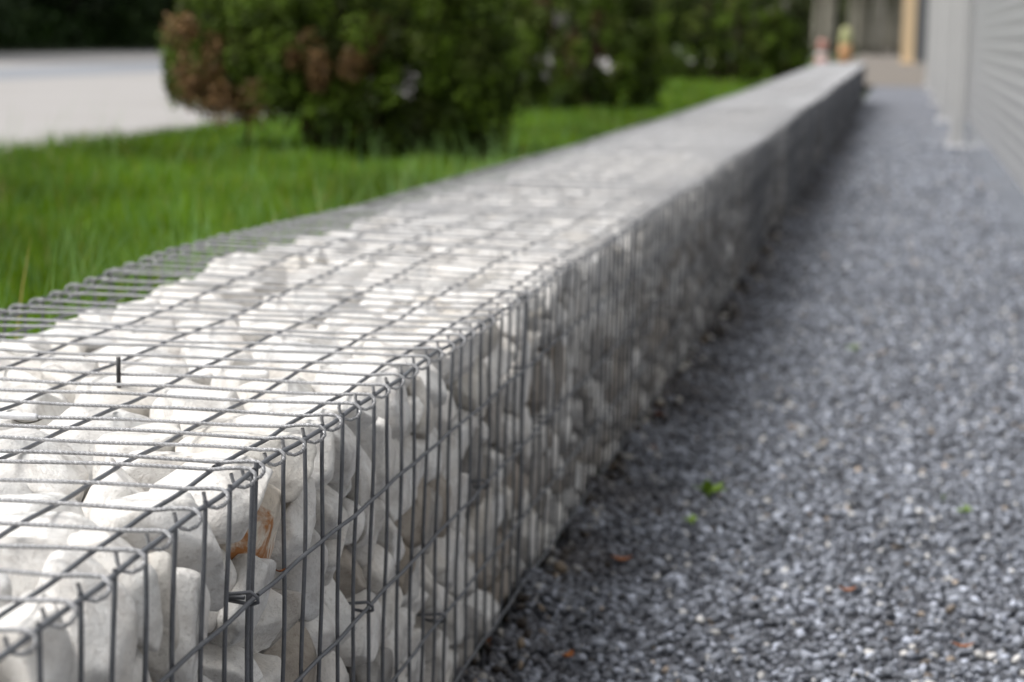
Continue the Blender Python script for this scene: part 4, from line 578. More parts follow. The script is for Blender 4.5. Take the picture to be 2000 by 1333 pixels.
(2,16,109,284,1959,372,57,-212,-223), (2,17,121,1065,1183,343,72,182,-193), (2,5,101,291,1281,334,-18,209,-181), (2,7,82,654,569,238,183,-251,26), (2,3,77,192,571,473,280,21,50), (2,12,94,1232,891,445,191,-33,-218),
(2,2,120,827,699,224,-297,-13,41), (2,12,84,1195,2991,505,11,1,-141), (2,2,105,1079,56,274,111,-129,170), (2,11,81,1036,96,267,36,-199,-75), (2,10,118,223,90,282,-198,-19,-119), (2,3,82,1126,1744,392,98,23,-43),
(2,1,110,232,1472,258,29,74,-46), (2,2,84,1206,1830,382,146,-98,-199), (2,5,79,623,1861,291,34,-76,174), (2,14,112,356,1634,228,-75,37,-74), (2,3,117,1081,623,235,227,23,-123), (2,10,81,154,958,439,-49,49,-202),
(2,15,79,1058,1093,287,13,-218,-194), (2,6,78,238,1184,405,142,1,95), (2,4,100,1108,242,210,87,-147,-81), (2,17,101,790,69,181,-15,-254,-131), (2,11,121,640,115,299,42,-20,69), (2,2,94,1076,530,432,39,114,-42),
(2,12,108,1106,2423,396,-52,-166,-148), (2,2,116,280,2534,356,108,-205,-38), (2,10,85,1199,2959,399,-126,104,-224), (0,17,109,1171,1044,917,225,189,-64), (0,3,115,1172,1618,790,96,-1,137), (0,2,89,245,1612,807,128,11,138),
(0,5,98,191,518,813,-167,-226,49), (0,12,96,1201,679,848,-122,117,-215), (0,11,113,110,830,798,27,-19,-179), (0,1,99,1161,2965,876,-215,-20,33), (0,2,113,1037,2808,893,180,135,97), (0,5,83,140,2813,919,-37,126,251),
(0,17,119,1125,317,859,57,210,-224), (0,3,117,94,112,815,-216,162,52), (0,12,82,1191,2379,926,137,-12,-44), (0,10,113,69,2245,890,127,138,104), (0,6,95,1045,2406,926,12,-268,-2), (0,12,100,75,2408,909,118,-117,165),
(2,7,95,990,1246,294,-19,-43,-68), (2,1,110,810,1291,254,38,12,128), (2,14,119,999,1463,298,-34,-46,-139), (2,9,93,850,1445,222,-166,-24,161), (2,17,123,830,499,226,-39,-90,-159), (2,6,110,603,1003,262,30,16,-310),
(2,0,77,143,873,343,27,-68,-112), (2,17,107,1087,2866,416,-80,-28,-74), (2,14,93,177,2672,313,201,182,-96), (2,15,96,943,43,226,210,48,-72), (2,11,117,384,146,206,-129,267,30), (2,17,97,1175,2168,418,-6,201,-225),
(2,5,114,1150,2706,338,27,111,161), (2,10,122,413,2458,238,234,144,15), (2,0,108,585,856,262,58,102,-37), (2,8,112,230,785,251,-189,240,58), (2,2,88,186,1036,265,-22,87,192), (2,12,91,1114,1307,286,107,66,197),
(2,6,87,812,1156,195,7,-89,251), (2,6,83,153,1213,307,-18,-34,77), (2,2,100,739,253,208,-128,-59,141), (2,0,101,406,402,229,-72,19,-164), (2,5,98,209,234,286,113,-101,-23), (2,13,109,1076,510,228,95,59,-97),
(2,1,107,979,2700,232,89,-3,109), (2,7,99,612,2472,228,-70,260,-106), (2,6,115,395,2773,257,-128,-240,-57), (2,5,77,424,2617,291,223,41,-8), (2,6,89,234,2973,325,31,-135,-155), (2,2,88,214,2899,221,-1,152,-241),
(2,5,101,1078,1701,248,95,-66,66), (2,11,115,354,2087,256,230,-126,-24), (2,15,91,632,2158,253,0,138,121), (2,4,84,272,2334,292,-232,-98,-138), (2,2,83,191,2198,248,130,-75,-172), (2,4,107,991,582,293,-195,-97,-209),
(2,10,125,313,587,215,-40,0,154), (2,2,128,1053,816,244,7,17,245), (2,10,103,537,698,242,-57,60,-92), (2,11,93,1054,2872,268,141,259,-106), (2,7,106,826,2907,281,68,-300,-36), (2,17,122,363,2962,251,4,148,-103),
(2,17,83,1088,2376,261,238,-97,-28), (2,11,102,895,2512,232,52,3,-116), (2,5,88,547,2663,199,58,26,16), (2,9,81,229,2436,158,-61,-296,28), (2,8,100,903,1603,229,47,-4,-104), (2,10,84,1082,1820,295,-259,159,63),
(2,6,107,743,1821,188,17,-91,-272), (2,4,95,224,1823,216,-55,251,-49), (0,3,103,1048,1645,921,-61,-266,-6), (0,3,94,204,1238,924,-118,-101,99), (0,15,105,109,1753,901,226,105,-37), (0,6,104,251,698,912,-83,-25,233),
(0,7,85,1200,1266,898,-138,-143,151), (0,12,96,83,954,926,-48,-15,-68), (0,7,99,118,294,809,112,-277,-97), (0,8,112,1055,648,916,20,59,156), (0,11,97,108,418,915,-55,-76,162), (0,9,120,282,2475,918,-255,61,-9),
(0,12,82,1046,2990,937,-83,-16,295), (2,2,99,519,508,211,-246,-125,93), (2,4,107,270,2632,195,-12,-74,-63), (2,2,116,709,2798,200,4,-47,304), (2,4,107,228,2794,207,98,-67,27), (2,7,114,759,2008,169,1,-20,-273),
(2,14,105,514,2002,211,20,-43,-110), (2,7,96,731,1711,243,-53,-50,-301), (2,11,96,910,2128,249,-109,-48,-14), (2,7,100,580,2263,233,-64,-51,-255), (2,14,127,415,1284,225,-52,14,181), (2,11,98,221,1184,195,205,-231,-31),
(2,4,98,692,1466,229,-54,-21,-162), (2,4,97,528,1424,243,-85,216,-140), (2,8,119,1073,2709,176,33,10,181), (2,5,114,981,2957,161,-32,19,-53), (2,14,106,563,2934,220,-9,69,230), (2,10,99,1013,413,217,44,-90,224),
(2,10,105,263,357,165,-130,-95,165), (2,5,126,1028,2295,255,151,-51,-207), (2,10,95,1088,2519,257,-157,-246,-47), (2,4,99,552,1588,209,-28,-39,-156), (2,14,101,548,1784,190,-181,223,14), (2,4,123,1031,960,271,-198,117,-10),
(2,8,112,359,965,222,28,-3,36), (2,14,108,1049,1345,198,-3,2,-101), (0,5,105,1156,1842,915,-30,40,-141), (0,9,94,290,1713,928,-60,-269,110), (0,8,105,1170,2239,911,-74,-266,101), (0,3,83,1056,946,942,218,-200,-49),
(0,12,104,80,1207,905,84,-100,149), (0,12,91,1193,1648,931,-242,-168,91), (0,0,95,139,1604,934,-3,22,52), (0,14,98,86,653,910,42,-57,-154), (0,2,83,105,837,935,-61,-301,47), (0,10,99,1160,2635,915,-68,18,67),
(0,1,97,73,2944,891,137,-4,-250), (0,0,111,253,123,922,-39,16,258)])
NSEL, RUST = 300, 11
rec = [(int(a[0]), int(a[1]), a[2] / 100., np.array([-a[3], a[4], -a[5]]) / 2000., a[6:9] / 100.) for a in STONES]
BS = [.469, 2.006, 3.543]; BLEN = 1.537
def qmat(e):
    w = float(np.linalg.norm(e)) + 1e-9; return np.array(Quaternion(Vector(e / w), w).to_matrix())
# bulges of the lid as the photograph shows them, along the front and the back edge
FE = np.array([(0, 0), (1.3, -.010), (1.48, -.0047), (1.7, 0), (1.93, .005), (2.01, .0073), (2.17, .0044), (2.51, .001), (2.74, .0035), (3.07, 0), (3.41, .001), (3.65, -.002),
               (3.94, .003), (4.65, -.004), (5.67, -.0035), (6.87, -.016), (7.6, -.006), (10.2, -.022), (13.5, .004), (16.5, -.01), (19.4, .012), (27, .02), (34, .045), (40, .05)])
BE = np.array([(0, 0), (3.07, -.004), (3.19, -.006), (3.45, .0037), (3.83, .013), (4.13, .011), (5.24, -.009), (6.74, -.0137), (8.93, -.029), (12.25, -.034), (17.5, -.03), (27.7, .004), (34, .04), (40, .05)])
def warp(P):
    P = np.array(P, float); f = np.interp(P[:, 1], FE[:, 0], FE[:, 1]); b = np.interp(P[:, 1], BE[:, 0], BE[:, 1])
    t = np.clip(-P[:, 0] / WID, 0, 1); k = np.clip(1 + P[:, 2] / .3, 0, 1); P[:, 2] += (f * (1 - t) + b * t) * k
    P[:, 0] += np.clip((P[:, 1] - 5) / 8, 0, 1) * .012 * (np.sin(P[:, 1] * 2.3) + np.sin(P[:, 1] * 1.1)) * np.clip(-P[:, 2] / .5 + .25, 0, 1)
    return P
TINTS = [('white', (1.0, .985, .965), .60), ('cream', (.965, .95, .925), .18), ('pale grey', (.83, .825, .82), .16), ('beige', (.87, .84, .79), .06)]
def word_shape(k):
    a, b, c = AX[k]
    if a / b > 1.5: return 'long'
    if b / c > 1.6: return 'flat'
    if a / c < 1.55: return 'round'
    return 'blocky'
NEAR = {}
for k in range(18):
    me = mesh_np('stone', SH[(5, k)], LOD[5][1], M['marble'], smooth=True); NEAR[k] = me
rust_me = NEAR[rec[RUST][1]].copy(); rust_me.materials[0] = M['rust_marble']
stones = []; r5 = np.random.RandomState(11)
ORD = ['1st', '2nd', '3rd'] + ['%dth' % i for i in range(4, 60)]
mass_V, mass_F, mass_C, mass_n = [], [], [], 0
def mass_add(k, l, s, q, c, tint):
    global mass_n
    V = SH[(l, k)] * s @ qmat(q).T + c; F = LOD[l][1]; mass_V.append(V); mass_F.append(F + mass_n); mass_C.append(np.tile(tint, (len(V), 1))); mass_n += len(V)
def low_tint(r, c, tn, tc):  # low stones get darker greys at random, more often farther along the wall
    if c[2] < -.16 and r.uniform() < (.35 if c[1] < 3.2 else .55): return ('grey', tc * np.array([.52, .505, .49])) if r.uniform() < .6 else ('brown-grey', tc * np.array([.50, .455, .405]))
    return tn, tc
def pick(r):
    u = r.uniform(); a = 0
    for nme, col, w in TINTS:
        a += w
        if u < a: return nme, np.array(col) * r.uniform(.93, 1.0)
    return TINTS[0][0], np.array(TINTS[0][1])
for i, d in enumerate(rec):
    b, k, s, c, q = d; c = np.array([c[0], c[1] + BS[b], c[2]]); tn, tc = pick(r5)
    c = c + np.array([0, 0, warp([c])[0][2] - c[2]]); tn, tc = low_tint(r5, c, tn, tc)
    if i < NSEL:
        if i == RUST: c = c + np.array([.002, -.040, .004])
        o = bpy.data.objects.new('stone', rust_me if i == RUST else NEAR[k]); COL.objects.link(o)
        o.location = c; o.rotation_mode = 'QUATERNION'; o.rotation_quaternion = Matrix(qmat(q)).to_quaternion(); o.scale = (s,) * 3; o.color = (*((.95, .87, .76) if i == RUST else tc), 1)
        stones.append((o, b, k, s, c, tn))
    else:
        mass_add(k, 3, s, q, c, tc)
# the heart of the near baskets, out of sight behind the outer stones
for y in np.arange(.55, 5.0, .088):
    for x in np.arange(-.50, -.13, .088):
        for z in np.arange(-.44, -.15, .085):
            mass_add(r5.randint(18), 2, 1.15, r5.uniform(-2, 2, 3), np.array([x, y, z]) + r5.uniform(-.012, .012, 3), pick(r5)[1])
# further baskets: the same heaps again, in another order
r6 = np.random.RandomState(5); ref = [[], [], []]
for b, k, s, c, q in rec: ref[b].append((k, s, c, q))
NB = 22
for n in range(3, NB):
    y0 = BS[0] + BLEN * n; src = ref[(0, 2, 1)[n % 3]]; l = 2 if n < 7 else 1
    for k, s, c, q in src:
        if c[0] < -.15 and c[2] < -.13: continue
        c = warp([[c[0], c[1] + y0, c[2]]])[0]; tn, tc = low_tint(r6, c, *pick(r6)); c[0] += .006 if c[2] < -.3 else 0
        if n == 3 and len(stones) < 300 and (c[2] > -.06 or c[0] > -.05 and c[2] > -.3):
            o = bpy.data.objects.new('stone', NEAR[k]); COL.objects.link(o); o.location = c; o.rotation_mode = 'QUATERNION'; o.rotation_quaternion = Matrix(qmat(q)).to_quaternion()
            o.scale = (s,) * 3; o.color = (*tc, 1); stones.append((o, 3, k, s, c, tn)); continue
        mass_add(k, l, s, q, c, tc)
o = obj('stone_fill', mesh_np('stone_fill', np.concatenate(mass_V), np.concatenate(mass_F), M['marble_mass'], np.concatenate(mass_C), smooth=True))
tag(o, 'white marble stones filling the rest of the long gabion wall', 'stones', kind='stuff', group='marble stones in the baskets')
J1, J2 = 2.0, 3.537
labs = {}
for t in stones:
    o, b, k, s, c, tn = t; top = c[2] > -.075 and c[0] < -.03 or c[2] > -.05
    size = 'big' if s * AX[k][0] > .085 else ('small' if s * AX[k][0] < .055 else '')
    desc = ' '.join(w for w in (size, word_shape(k), tn) if w)
    if c[1] < J1: pos = '%s gap before first joint' % ORD[int((J1 - c[1]) / .075)]
    elif c[1] < J2: pos = '%s gap past first joint' % ORD[int((c[1] - J1) / .075)]
    else: pos = '%s gap past second joint' % ORD[int((c[1] - J2) / .075)]
    nth = 'fourth' if b == 3 else 'third'
    if c[1] > 4.5: lab = '%s stone under the lid in the blurred %s basket' % (tn, nth) if top else '%s stone behind the front wires of the blurred %s basket' % (tn, nth)
    elif top: lab = '%s stone, %s, %s row in' % (desc, pos, ORD[int(max(0, -c[0] - .0) / .11)])
    else: lab = '%s stone in front, %s, %s row down' % (desc, pos, ORD[int(max(0, -c[2]) / .113)])
    labs.setdefault(lab, []).append(t)
for lab, ts in labs.items():
    if len(ts) > 1 and 'blurred' not in lab:
        ts.sort(key=lambda t: -(t[4][2] * 1.0 - .3 * t[4][0] + t[4][1] * .3))
        names = ('upper', 'lower') if len(ts) == 2 else ('upper', 'middle', 'lower', 'lowest')
        for t, w in zip(ts, names): tag(t[0], w + ' ' + lab, 'stone', 'marble stones in the baskets')
    else:
        for t in ts: tag(t[0], lab, 'stone', 'marble stones in the baskets')
stones[RUST][0]['label'] = 'brownish stone with rusty orange patches behind the doubled upright below the lid'

# ------------------------------------------------------------------ wire baskets
r7 = np.random.RandomState(21)
LONGS = [-.036, -.120, -.233, -.340, -.448, -.552, -.618]
HORS = [-.109, -.224, -.339, -.448]
RW = .0021
def wig(y, a, k): return a * (np.sin(y * 17 + k) + .6 * np.sin(y * 41 + 2.3 * k))
def long_wire(x, z, y0, y1, k, fine, dz=0, amp=.0006):
    n = max(3, int((y1 - y0) / (.02 if fine else .15))); y = np.linspace(y0, y1, n)
    return warp(np.stack([x + wig(y, amp, k), y, z + dz + wig(y, amp, k + 9)], -1))
def cross_path(y, fine):
    sag = r7.uniform(-.003, .002); sk = r7.uniform(-.006, .006); ph = r7.uniform(0, 6)
    x = np.linspace(-WID - .002, -.03, 40 if fine else 9); t = (x + WID) / WID
    z = .0044 + sag * np.sin(math.pi * t) + .0009 * np.sin(x * 26 + ph) * (1 if fine else 0); yy = y + sk * (1 - t) + .0018 * np.sin(x * 11 + ph)
    P = np.stack([x, yy, z], -1)
    h = r7.uniform(.85, 1.15); g = r7.uniform(-.002, .003)
    hook = np.array([(-.018, 0, .0048), (-.006, 0, .0056), (.002, -.0003, .0052), (.0068, -.001, .0022), (.0078, -.0022, -.0022), (.0052, -.0038, -.0064), (.0, -.0056, -.0086),
                     (-.0055, -.0072, -.0074), (-.0085, -.0084, -.0034), (-.0095, -.0092, .0012), (-.0098, -.0098, .0045 + g)])
    if not fine: hook = hook[[0, 2, 4, 6, 8, 10]]
    hk = hook * np.array([h, 1.4, h]) + np.array([0, yy[-1], 0]); P = np.concatenate([P, hk])
    # the same hook on the rear edge, mirrored
    hb = hook[::-1] * np.array([-h, 1.4, h]) + np.array([-WID, yy[0], 0]); return warp(np.concatenate([hb, P]))
def up_path(x, y, fine, ztop, zbot=-.50):
    n = 26 if fine else 5; z = np.linspace(ztop, zbot, n); ph = r7.uniform(0, 6); l1, l2 = r7.uniform(-.004, .004), r7.uniform(-.003, .003)
    t = -z / .5; return warp(np.stack([x + .0012 * np.sin(z * 23 + ph) + 0 * z, y + l1 * t + .0016 * np.sin(z * 13 + ph), z], -1))
def basket(n):
    ya = J1 + BLEN * (n - 1) + .004; yb = J1 + BLEN * n - .004; fine = n < 3; rw = RW; sides = 8 if fine else 5
    root = empty('gabion_basket', (0, ya, GZ))
    lab = {0: 'nearest wire gabion basket, cut off by the lower left corner', 1: 'second wire gabion basket, in sharp focus just past the doubled upright',
           2: 'third wire gabion basket along the wall, where the wires start to blur', NB - 1: 'farthest wire gabion basket, at the very end of the wall'}.get(n, 'wire gabion basket in the blurred far stretch of the wall')
    tag(root, lab, 'gabion basket', 'gabion baskets set end to end')
    def place(o):
        if o.parent == root: o.location = (0, -ya, -GZ)
        return o
    # lid: long wires, with every cross wire and its hook
    T = Tubes()
    for j, x in enumerate(LONGS): T.add(long_wire(x, 0, ya, yb, 3 * n + j, fine), rw, sides)
    lid = place(T.build('lid_panel', M['wire'], root))
    cs = [ya + .009] + [ya + .080 + .075 * k for k in range(19)] + [yb - .012]
    T = Tubes()
    for y in cs:
        P = cross_path(y + r7.uniform(-.003, .003), fine)
        if fine: C1 = Tubes(); C1.add(P, .0018, 8); C1.build('cross_wire', M['ribbed'], lid)
        else: T.add(P, rw, 5)
    if not fine: T.build('cross_wires', M['ribbed'], lid)
    # front and rear mesh: lengthwise wires plus uprights whose tips stick up past the edge wire
    for nm, x, sg in (('front_panel', 0., 1), ('back_panel', -WID, -1)):
        T = Tubes(); T.add(long_wire(x, 0, ya, yb, n, fine, 0, .0007), rw + .0002, sides)
        for j, z in enumerate(HORS): T.add(long_wire(x + sg * .0040, z, ya, yb, 5 * n + j, fine), rw, sides)
        pn = place(T.build(nm, M['wire'], root))
        ys = [ya + .002] + [ya + .108 + .075 * k for k in range(19)] + [yb - .002]
        T = Tubes()
        for y in ys:
            P = up_path(x - sg * .0004, y + (r7.uniform(-.0025, .0025) if fine else r7.uniform(-.009, .009)), fine, r7.uniform(.002, .0058))
            if fine: C1 = Tubes(); C1.add(P, rw, 8); C1.build('upright_wire', M['wire'], pn)
            else: T.add(P, rw, 5)
        if not fine: T.build('upright_wires', M['wire'], pn)
    # dividing panel at the far end of the basket
    T = Tubes()
    for x in np.arange(-WID + .05, -.02, .075): T.add(up_path(x, yb + .001, False, -.13), rw, 4 if n > 2 else 6)
    for z in HORS: T.add(warp([(-WID + .004, yb - .003, z), (-.3, yb - .003, z), (-.004, yb - .003, z)]), rw, 4 if n > 2 else 6)
    place(T.build('end_panel', M['wire'], root))
    # bracing wires hooked on the front mesh and running through the stones
    if n < 4:
        for yy, z in {0: [(1.985, -.100), (.95, -.339)], 1: [(2.455, -.213), (2.884, -.335), (3.181, -.212)], 2: [(3.75, -.224), (4.35, -.339)]}.get(n, [(5.5, -.224)]):
            z = min(HORS, key=lambda h: abs(h - z)); B = MB()
            def br(dy, dz): return warp([(-.22, yy + dy, z + dz + .012), (-.1, yy + dy, z + dz + .008), (-.02, yy + dy, z + dz + .003), (.004, yy + dy, z + dz + .0062), (.0098, yy + dy, z + dz + .002),
                        (.0096, yy + dy + .003, z + dz - .003), (.003, yy + dy + .006, z + dz - .006), (-.012, yy + dy + .009, z + dz - .005), (-.035, yy + dy + .012, z + dz - .003)])
            B.tube(br(0, .001), .0018, 8)
            place(B.build('brace_wire', M['wire'], root))
    return root
baskets = [basket(n) for n in range(NB)]
# a dark pin standing up through the lid and a crimped sleeve on a cross wire of the second basket
q = at(231, 742, 2, -.002); P = [(q.x, q.y, .023), (q.x + .0003, q.y, .006), (q.x + .001, q.y, -.030)]
b1 = baskets[1]
pin = MB().tube(np.array(P), .0027, 8).build('upright_pin', M['dark_steel'], b1); pin.location = -b1.location
q0 = at(75, 812, 2, .0044); cw = min([o for o in baskets[1].children if o.name.startswith('lid_panel')][0].children, key=lambda o: min(abs(v.co.y - q0.y) for v in o.data.vertices))
vy = [v.co for v in cw.data.vertices if abs(v.co.x - q0.x) < .02]; yq = sum(v.y for v in vy) / len(vy); zq = sum(v.z for v in vy) / len(vy)
sl_ = MB().tube(np.array([(q0.x - .05, yq, zq), (q0.x - .03, yq, zq), (q0.x - .002, yq, zq), (q0.x, yq, zq)]), np.array([.0036, .0037, .0037, .0028]), 12).build('crimp_sleeve', M['bright_steel'], b1); sl_.location = -b1.location

# ------------------------------------------------------------------ shrubs
def leaf_cloud(C, rad, n, size, colf, r=rng, flat=.5):
    """n small leaf faces in ellipsoids round the centres C"""
    idx = r.randint(len(C), size=n); d = r.normal(size=(n, 3)); d /= np.linalg.norm(d, axis=1)[:, None]; rr = r.uniform(0, 1, (n, 1)) ** (1 / 2.2)
    P = C[idx] + d * rr * rad[idx]; s = r.uniform(.6, 1.3, n) * size
    q = np.array([(-.5, 0, 0), (0, -.28, .05), (.55, 0, 0), (0, .28, .05)]); V = np.einsum('nij,vj->nvi', rot_rand(n, r), q) * s[:, None, None] + P[:, None]
    F = np.arange(n * 4).reshape(n, 4); return V.reshape(-1, 3), F, np.repeat(colf(P, idx, n), 4, 0)
def shrub(x, y, wx, wy, ht, seed, label, zmin, nclump, nleaf, dead, size=.028, dead_box=None):
    r = np.random.RandomState(seed); root = empty('shrub', (x, y, LZ)); tag(root, label, 'shrub', 'evergreen shrubs along the lawn')
    C = []
    while len(C) < nclump:
        th = r.uniform(0, 2 * math.pi); t = r.uniform(0, 1); z = t ** 1.25 * ht
        env = (math.sin(min(1, (t * 1.15 + .30)) * math.pi * .62 + .18)) ** .7 * (1 - .55 * t ** 2)
        rad = r.uniform(.45, 1) ** .5 * env; px, py = math.cos(th) * rad * wx, math.sin(th) * rad * wy
        if z < zmin(px) or (len(C) > 850 and (px > -.15 or z > .75)) or (z > .95 and r.uniform() < .7): continue
        C.append((px, py, z))
    C = np.array(C); Rr = r.uniform(.05, .105, (nclump, 1)) * np.array([[1, 1, 1.25]]); bright = r.uniform(.2, 1.25, nclump)
    hue = r.uniform(0, 1, nclump)
    def colf(P, idx, n):
        a = r.uniform(0, 1, (n, 1)); c = (1 - a) * np.array([.050, .085, .010]) + a * np.array([.16, .25, .022])
        hh = hue[idx][:, None]; c = c * (1 - .5 * hh * (hh > .7)) + (hh > .7) * .5 * hh * np.array([.085, .075, .03]); return c * bright[idx][:, None]
    V, F, c = leaf_cloud(C, Rr, nleaf, size, colf, r); obj('foliage', mesh_np('foliage', V, F, M['leaf'], c), root)
    if dead:
        D = []
        while len(D) < dead:
            bx = dead_box or (-wx, wx, .2, ht * .7); px = r.uniform(bx[0], bx[1]); z = r.uniform(bx[2], bx[3]); py = r.uniform(-wy, wy * .2)
            D.append((px, py, z))
        if dead > 20: D[-1] = (px, r.uniform(-wy * .45, wy * .6), z if px < -.45 else .36 + (z - .18) * .6)
        D = np.array(D)
        def cold(P, idx, n): a = r.uniform(0, 1, (n, 1)); return (1 - a) * np.array([.05, .030, .014]) + a * np.array([.30, .175, .075])
        V, F, c = leaf_cloud(D, np.full((dead, 3), .085) * r.uniform(.5, 1.2, (dead, 1)) * np.array([1, 1, 1.4]), dead * (150 if dead > 20 else 95), size, cold, r); obj('dead_foliage', mesh_np('dead_foliage', V, F, M['leaf'], c), root)
    return root
def stem(root, pts, r0, r1, mat):
    P = np.array(pts, float); t = np.linspace(0, 1, 12); k = np.linspace(0, 1, len(P)); Q = np.stack([np.interp(t, k, P[:, i]) for i in range(3)], -1)
    Q[1:-1] = (Q[:-2] + Q[1:-1] * 2 + Q[2:]) / 4
    return MB().tube(Q, np.linspace(r0, r1, 12), 8).build('stem', mat, root)
s1 = shrub(-2.12, 11.4, .90, .62, 1.9, 3, 'nearest shrub, ragged, with brown dead sprays and bare stems on its left', lambda px: .30 if px < -.50 else (.27 if px < -.14 else (.25 if px < .0 else .02)), 1250, 170000, 74, dead_box=(-.74, .25, .20, .62))
for pts, a, b_ in (([(-.50, 0, -.02), (-.47, 0, .2), (-.44, 0, .5), (-.40, .1, 1.1)], .010, .008), ([(-.10, 0, -.02), (-.17, .02, .16), (-.30, 0, .34), (-.36, 0, .7)], .024, .014),
                   ([(-.06, 0, -.02), (-.02, 0, .2), (-.10, 0, .5), (.05, 0, 1.2)], .046, .02), ([(.1, .1, -.02), (.18, .1, .3), (.3, .1, .8)], .03, .015), ([(-.2, .1, -.02), (-.24, .1, .25), (-.1, .1, .8)], .018, .012)): stem(s1, pts, a, b_, M['bark'])
s2 = shrub(-2.08, 19.2, .78, .65, 1.8, 4, 'second shrub from the left, dark green, with leaves nearly down to the lawn', lambda px: .30 if px < -.42 else .04, 420, 40000, 8, .04, dead_box=(-.6, .3, .2, .9))
s4 = shrub(-1.95, 33.5, 1.25, .95, 2.0, 6, 'farthest shrub, smooth green, beside the far end of the wall', lambda px: .04, 520, 36000, 0, .06)
for s_ in (s2, s4):
    for dx in (-.1, .12, .02): stem(s_, [(dx, 0, -.02), (dx * 1.4, 0, .4), (dx * 2.4, 0, 1.2)], .04, .015, M['bark'])

# ------------------------------------------------------------------ trees beyond the paving
def tree_meshes(seed, ht, z0, rad, nl, dark, conif):
    r = np.random.RandomState(seed); C = []
    n = 260
    for i in range(n):
        t = r.uniform(0, 1) ** .9; z = z0 + t * (ht - z0); env = rad * (1 - t) ** .7 if conif else rad * math.sin(math.pi * min(.97, .25 + .75 * t)) ** .6
        th = r.uniform(0, 6.283); q = r.uniform(.15, 1) ** .5 * env; C.append((math.cos(th) * q, math.sin(th) * q, z + r.uniform(-.2, .2) - .12 * q))
    C = np.array(C); br = r.uniform(.5, 1.3, n)
    def colf(P, idx, m): a = r.uniform(0, 1, (m, 1)); return ((1 - a) * np.array([.022, .045, .012]) + a * np.array([.05, .085, .02])) * br[idx][:, None] * dark
    V, F, c = leaf_cloud(C, np.full((n, 3), rad * .27) * np.array([1, 1, .6]), nl, .30, colf, r); cm = mesh_np('crown', V, F, M['leaf'], c)
    b = MB(); P = np.array([(0, 0, -.1), (.03, .02, ht * .25), (-.04, .03, ht * .6), (0, 0, ht * .95)]); t = np.linspace(0, 1, 10); k = np.linspace(0, 1, 4)
    Q = np.stack([np.interp(t, k, P[:, i]) for i in range(3)], -1); b.tube(Q, np.linspace(.19, .04, 10) * (ht / 9), 10)
    for j in range(9):
        th = r.uniform(0, 6.283); z = z0 + r.uniform(-.1, .6) * (ht - z0) * .7; L = rad * r.uniform(.5, .85); b.tube(np.array([(0, 0, z), (math.cos(th) * L * .5, math.sin(th) * L * .5, z + .15), (math.cos(th) * L, math.sin(th) * L, z + .1)]), np.array([.05, .035, .012]), 6)
    tr = b.build('trunk', M['dark_bark']); tm = tr.data; bpy.data.objects.remove(tr); return cm, tm
KIND = {'dark': tree_meshes(31, 9, .75, 2.6, 9000, .8, True), 'dark2': tree_meshes(32, 8, 1.2, 2.8, 9000, .8, False)}
def tree(kind, x, y, z, s, label, group, bark=None, name='tree'):
    cm, tm = KIND[kind]; root = empty(name, (x, y, z)); root.scale = (s, s, s); root.rotation_euler.z = (x * 7 + y * 3) % 6.28; tag(root, label, 'tree', group)
    obj('crown', cm, root); t_ = obj('trunk', tm, root)
    if bark: t_.material_slots[0].link = 'OBJECT'; t_.material_slots[0].material = bark
    return root
r8 = np.random.RandomState(77)
lead = {0: 'dark tree at the front edge of the wood, in the upper left corner', }
cnt_ = 0
for row, (xr, n) in enumerate(((-18.2, 13), (-21.5, 12), (-25.5, 10), (-30, 8))):
    for i in range(n):
        y = 34 + i * (4.6 + row * .8) + r8.uniform(-1, 1); x = xr - (y - 45) * .02 + r8.uniform(-.8, .8)
        tree('dark' if (i + row) % 3 else 'dark2', x, y, LZ, r8.uniform(.85, 1.2), 'dark tree in the shaded wood beyond the pale paving', 'dark trees beyond the paving')
# shade-loving undergrowth below those trees: one mass
C = np.stack([r8.uniform(-34, -17.0, 900), r8.uniform(30, 98, 900), np.full(900, .18)], -1)
V, F, c = leaf_cloud(C, np.tile([.8, .8, .5], (900, 1)), 60000, .20, lambda P, idx, n: np.array([.03, .06, .012]) * r8.uniform(.5, 1.6, (n, 1)), r8)
tag(obj('undergrowth', mesh_np('undergrowth', V, F, M['leaf'], c)), 'low green undergrowth below the dark trees', 'undergrowth', kind='stuff')

# trees behind the end of the path: bare pale trunks with thin crowns
def pine_mesh(seed, ht, rtrunk):
    r = np.random.RandomState(seed); b = MB(); P = np.stack([np.cumsum(r.normal(0, .05, 12)), np.cumsum(r.normal(0, .05, 12)), np.linspace(-.2, ht, 12)], -1); b.tube(P, np.linspace(rtrunk, rtrunk * .35, 12), 10)
    for j in range(7):
        z = ht * r.uniform(.3, .95); th = r.uniform(0, 6.28); k = P[int(z / ht * 11)]; b.tube(np.array([(k[0], k[1], z), (k[0] + math.cos(th) * .7, k[1] + math.sin(th) * .7, z + .3), (k[0] + math.cos(th) * 1.3, k[1] + math.sin(th) * 1.3, z + .35)]), np.array([.05, .03, .01]), 6)
    tr = b.build('trunk', M['pine_bark']); tm = tr.data; bpy.data.objects.remove(tr)
    C = np.stack([r.normal(0, .9, 120), r.normal(0, .9, 120), r.uniform(ht * .30, ht * 1.02, 120)], -1)
    V, F, c = leaf_cloud(C, np.full((120, 3), .55), 5200, .22, lambda P, idx, n: (np.array([.16, .20, .09]) * r.uniform(.5, 1.5, (n, 1))), r); return mesh_np('crown', V, F, M['leaf'], c), tm
for i in range(3): KIND['pine%d' % i] = pine_mesh(60 + i, 9 + i, .17 + .05 * i)
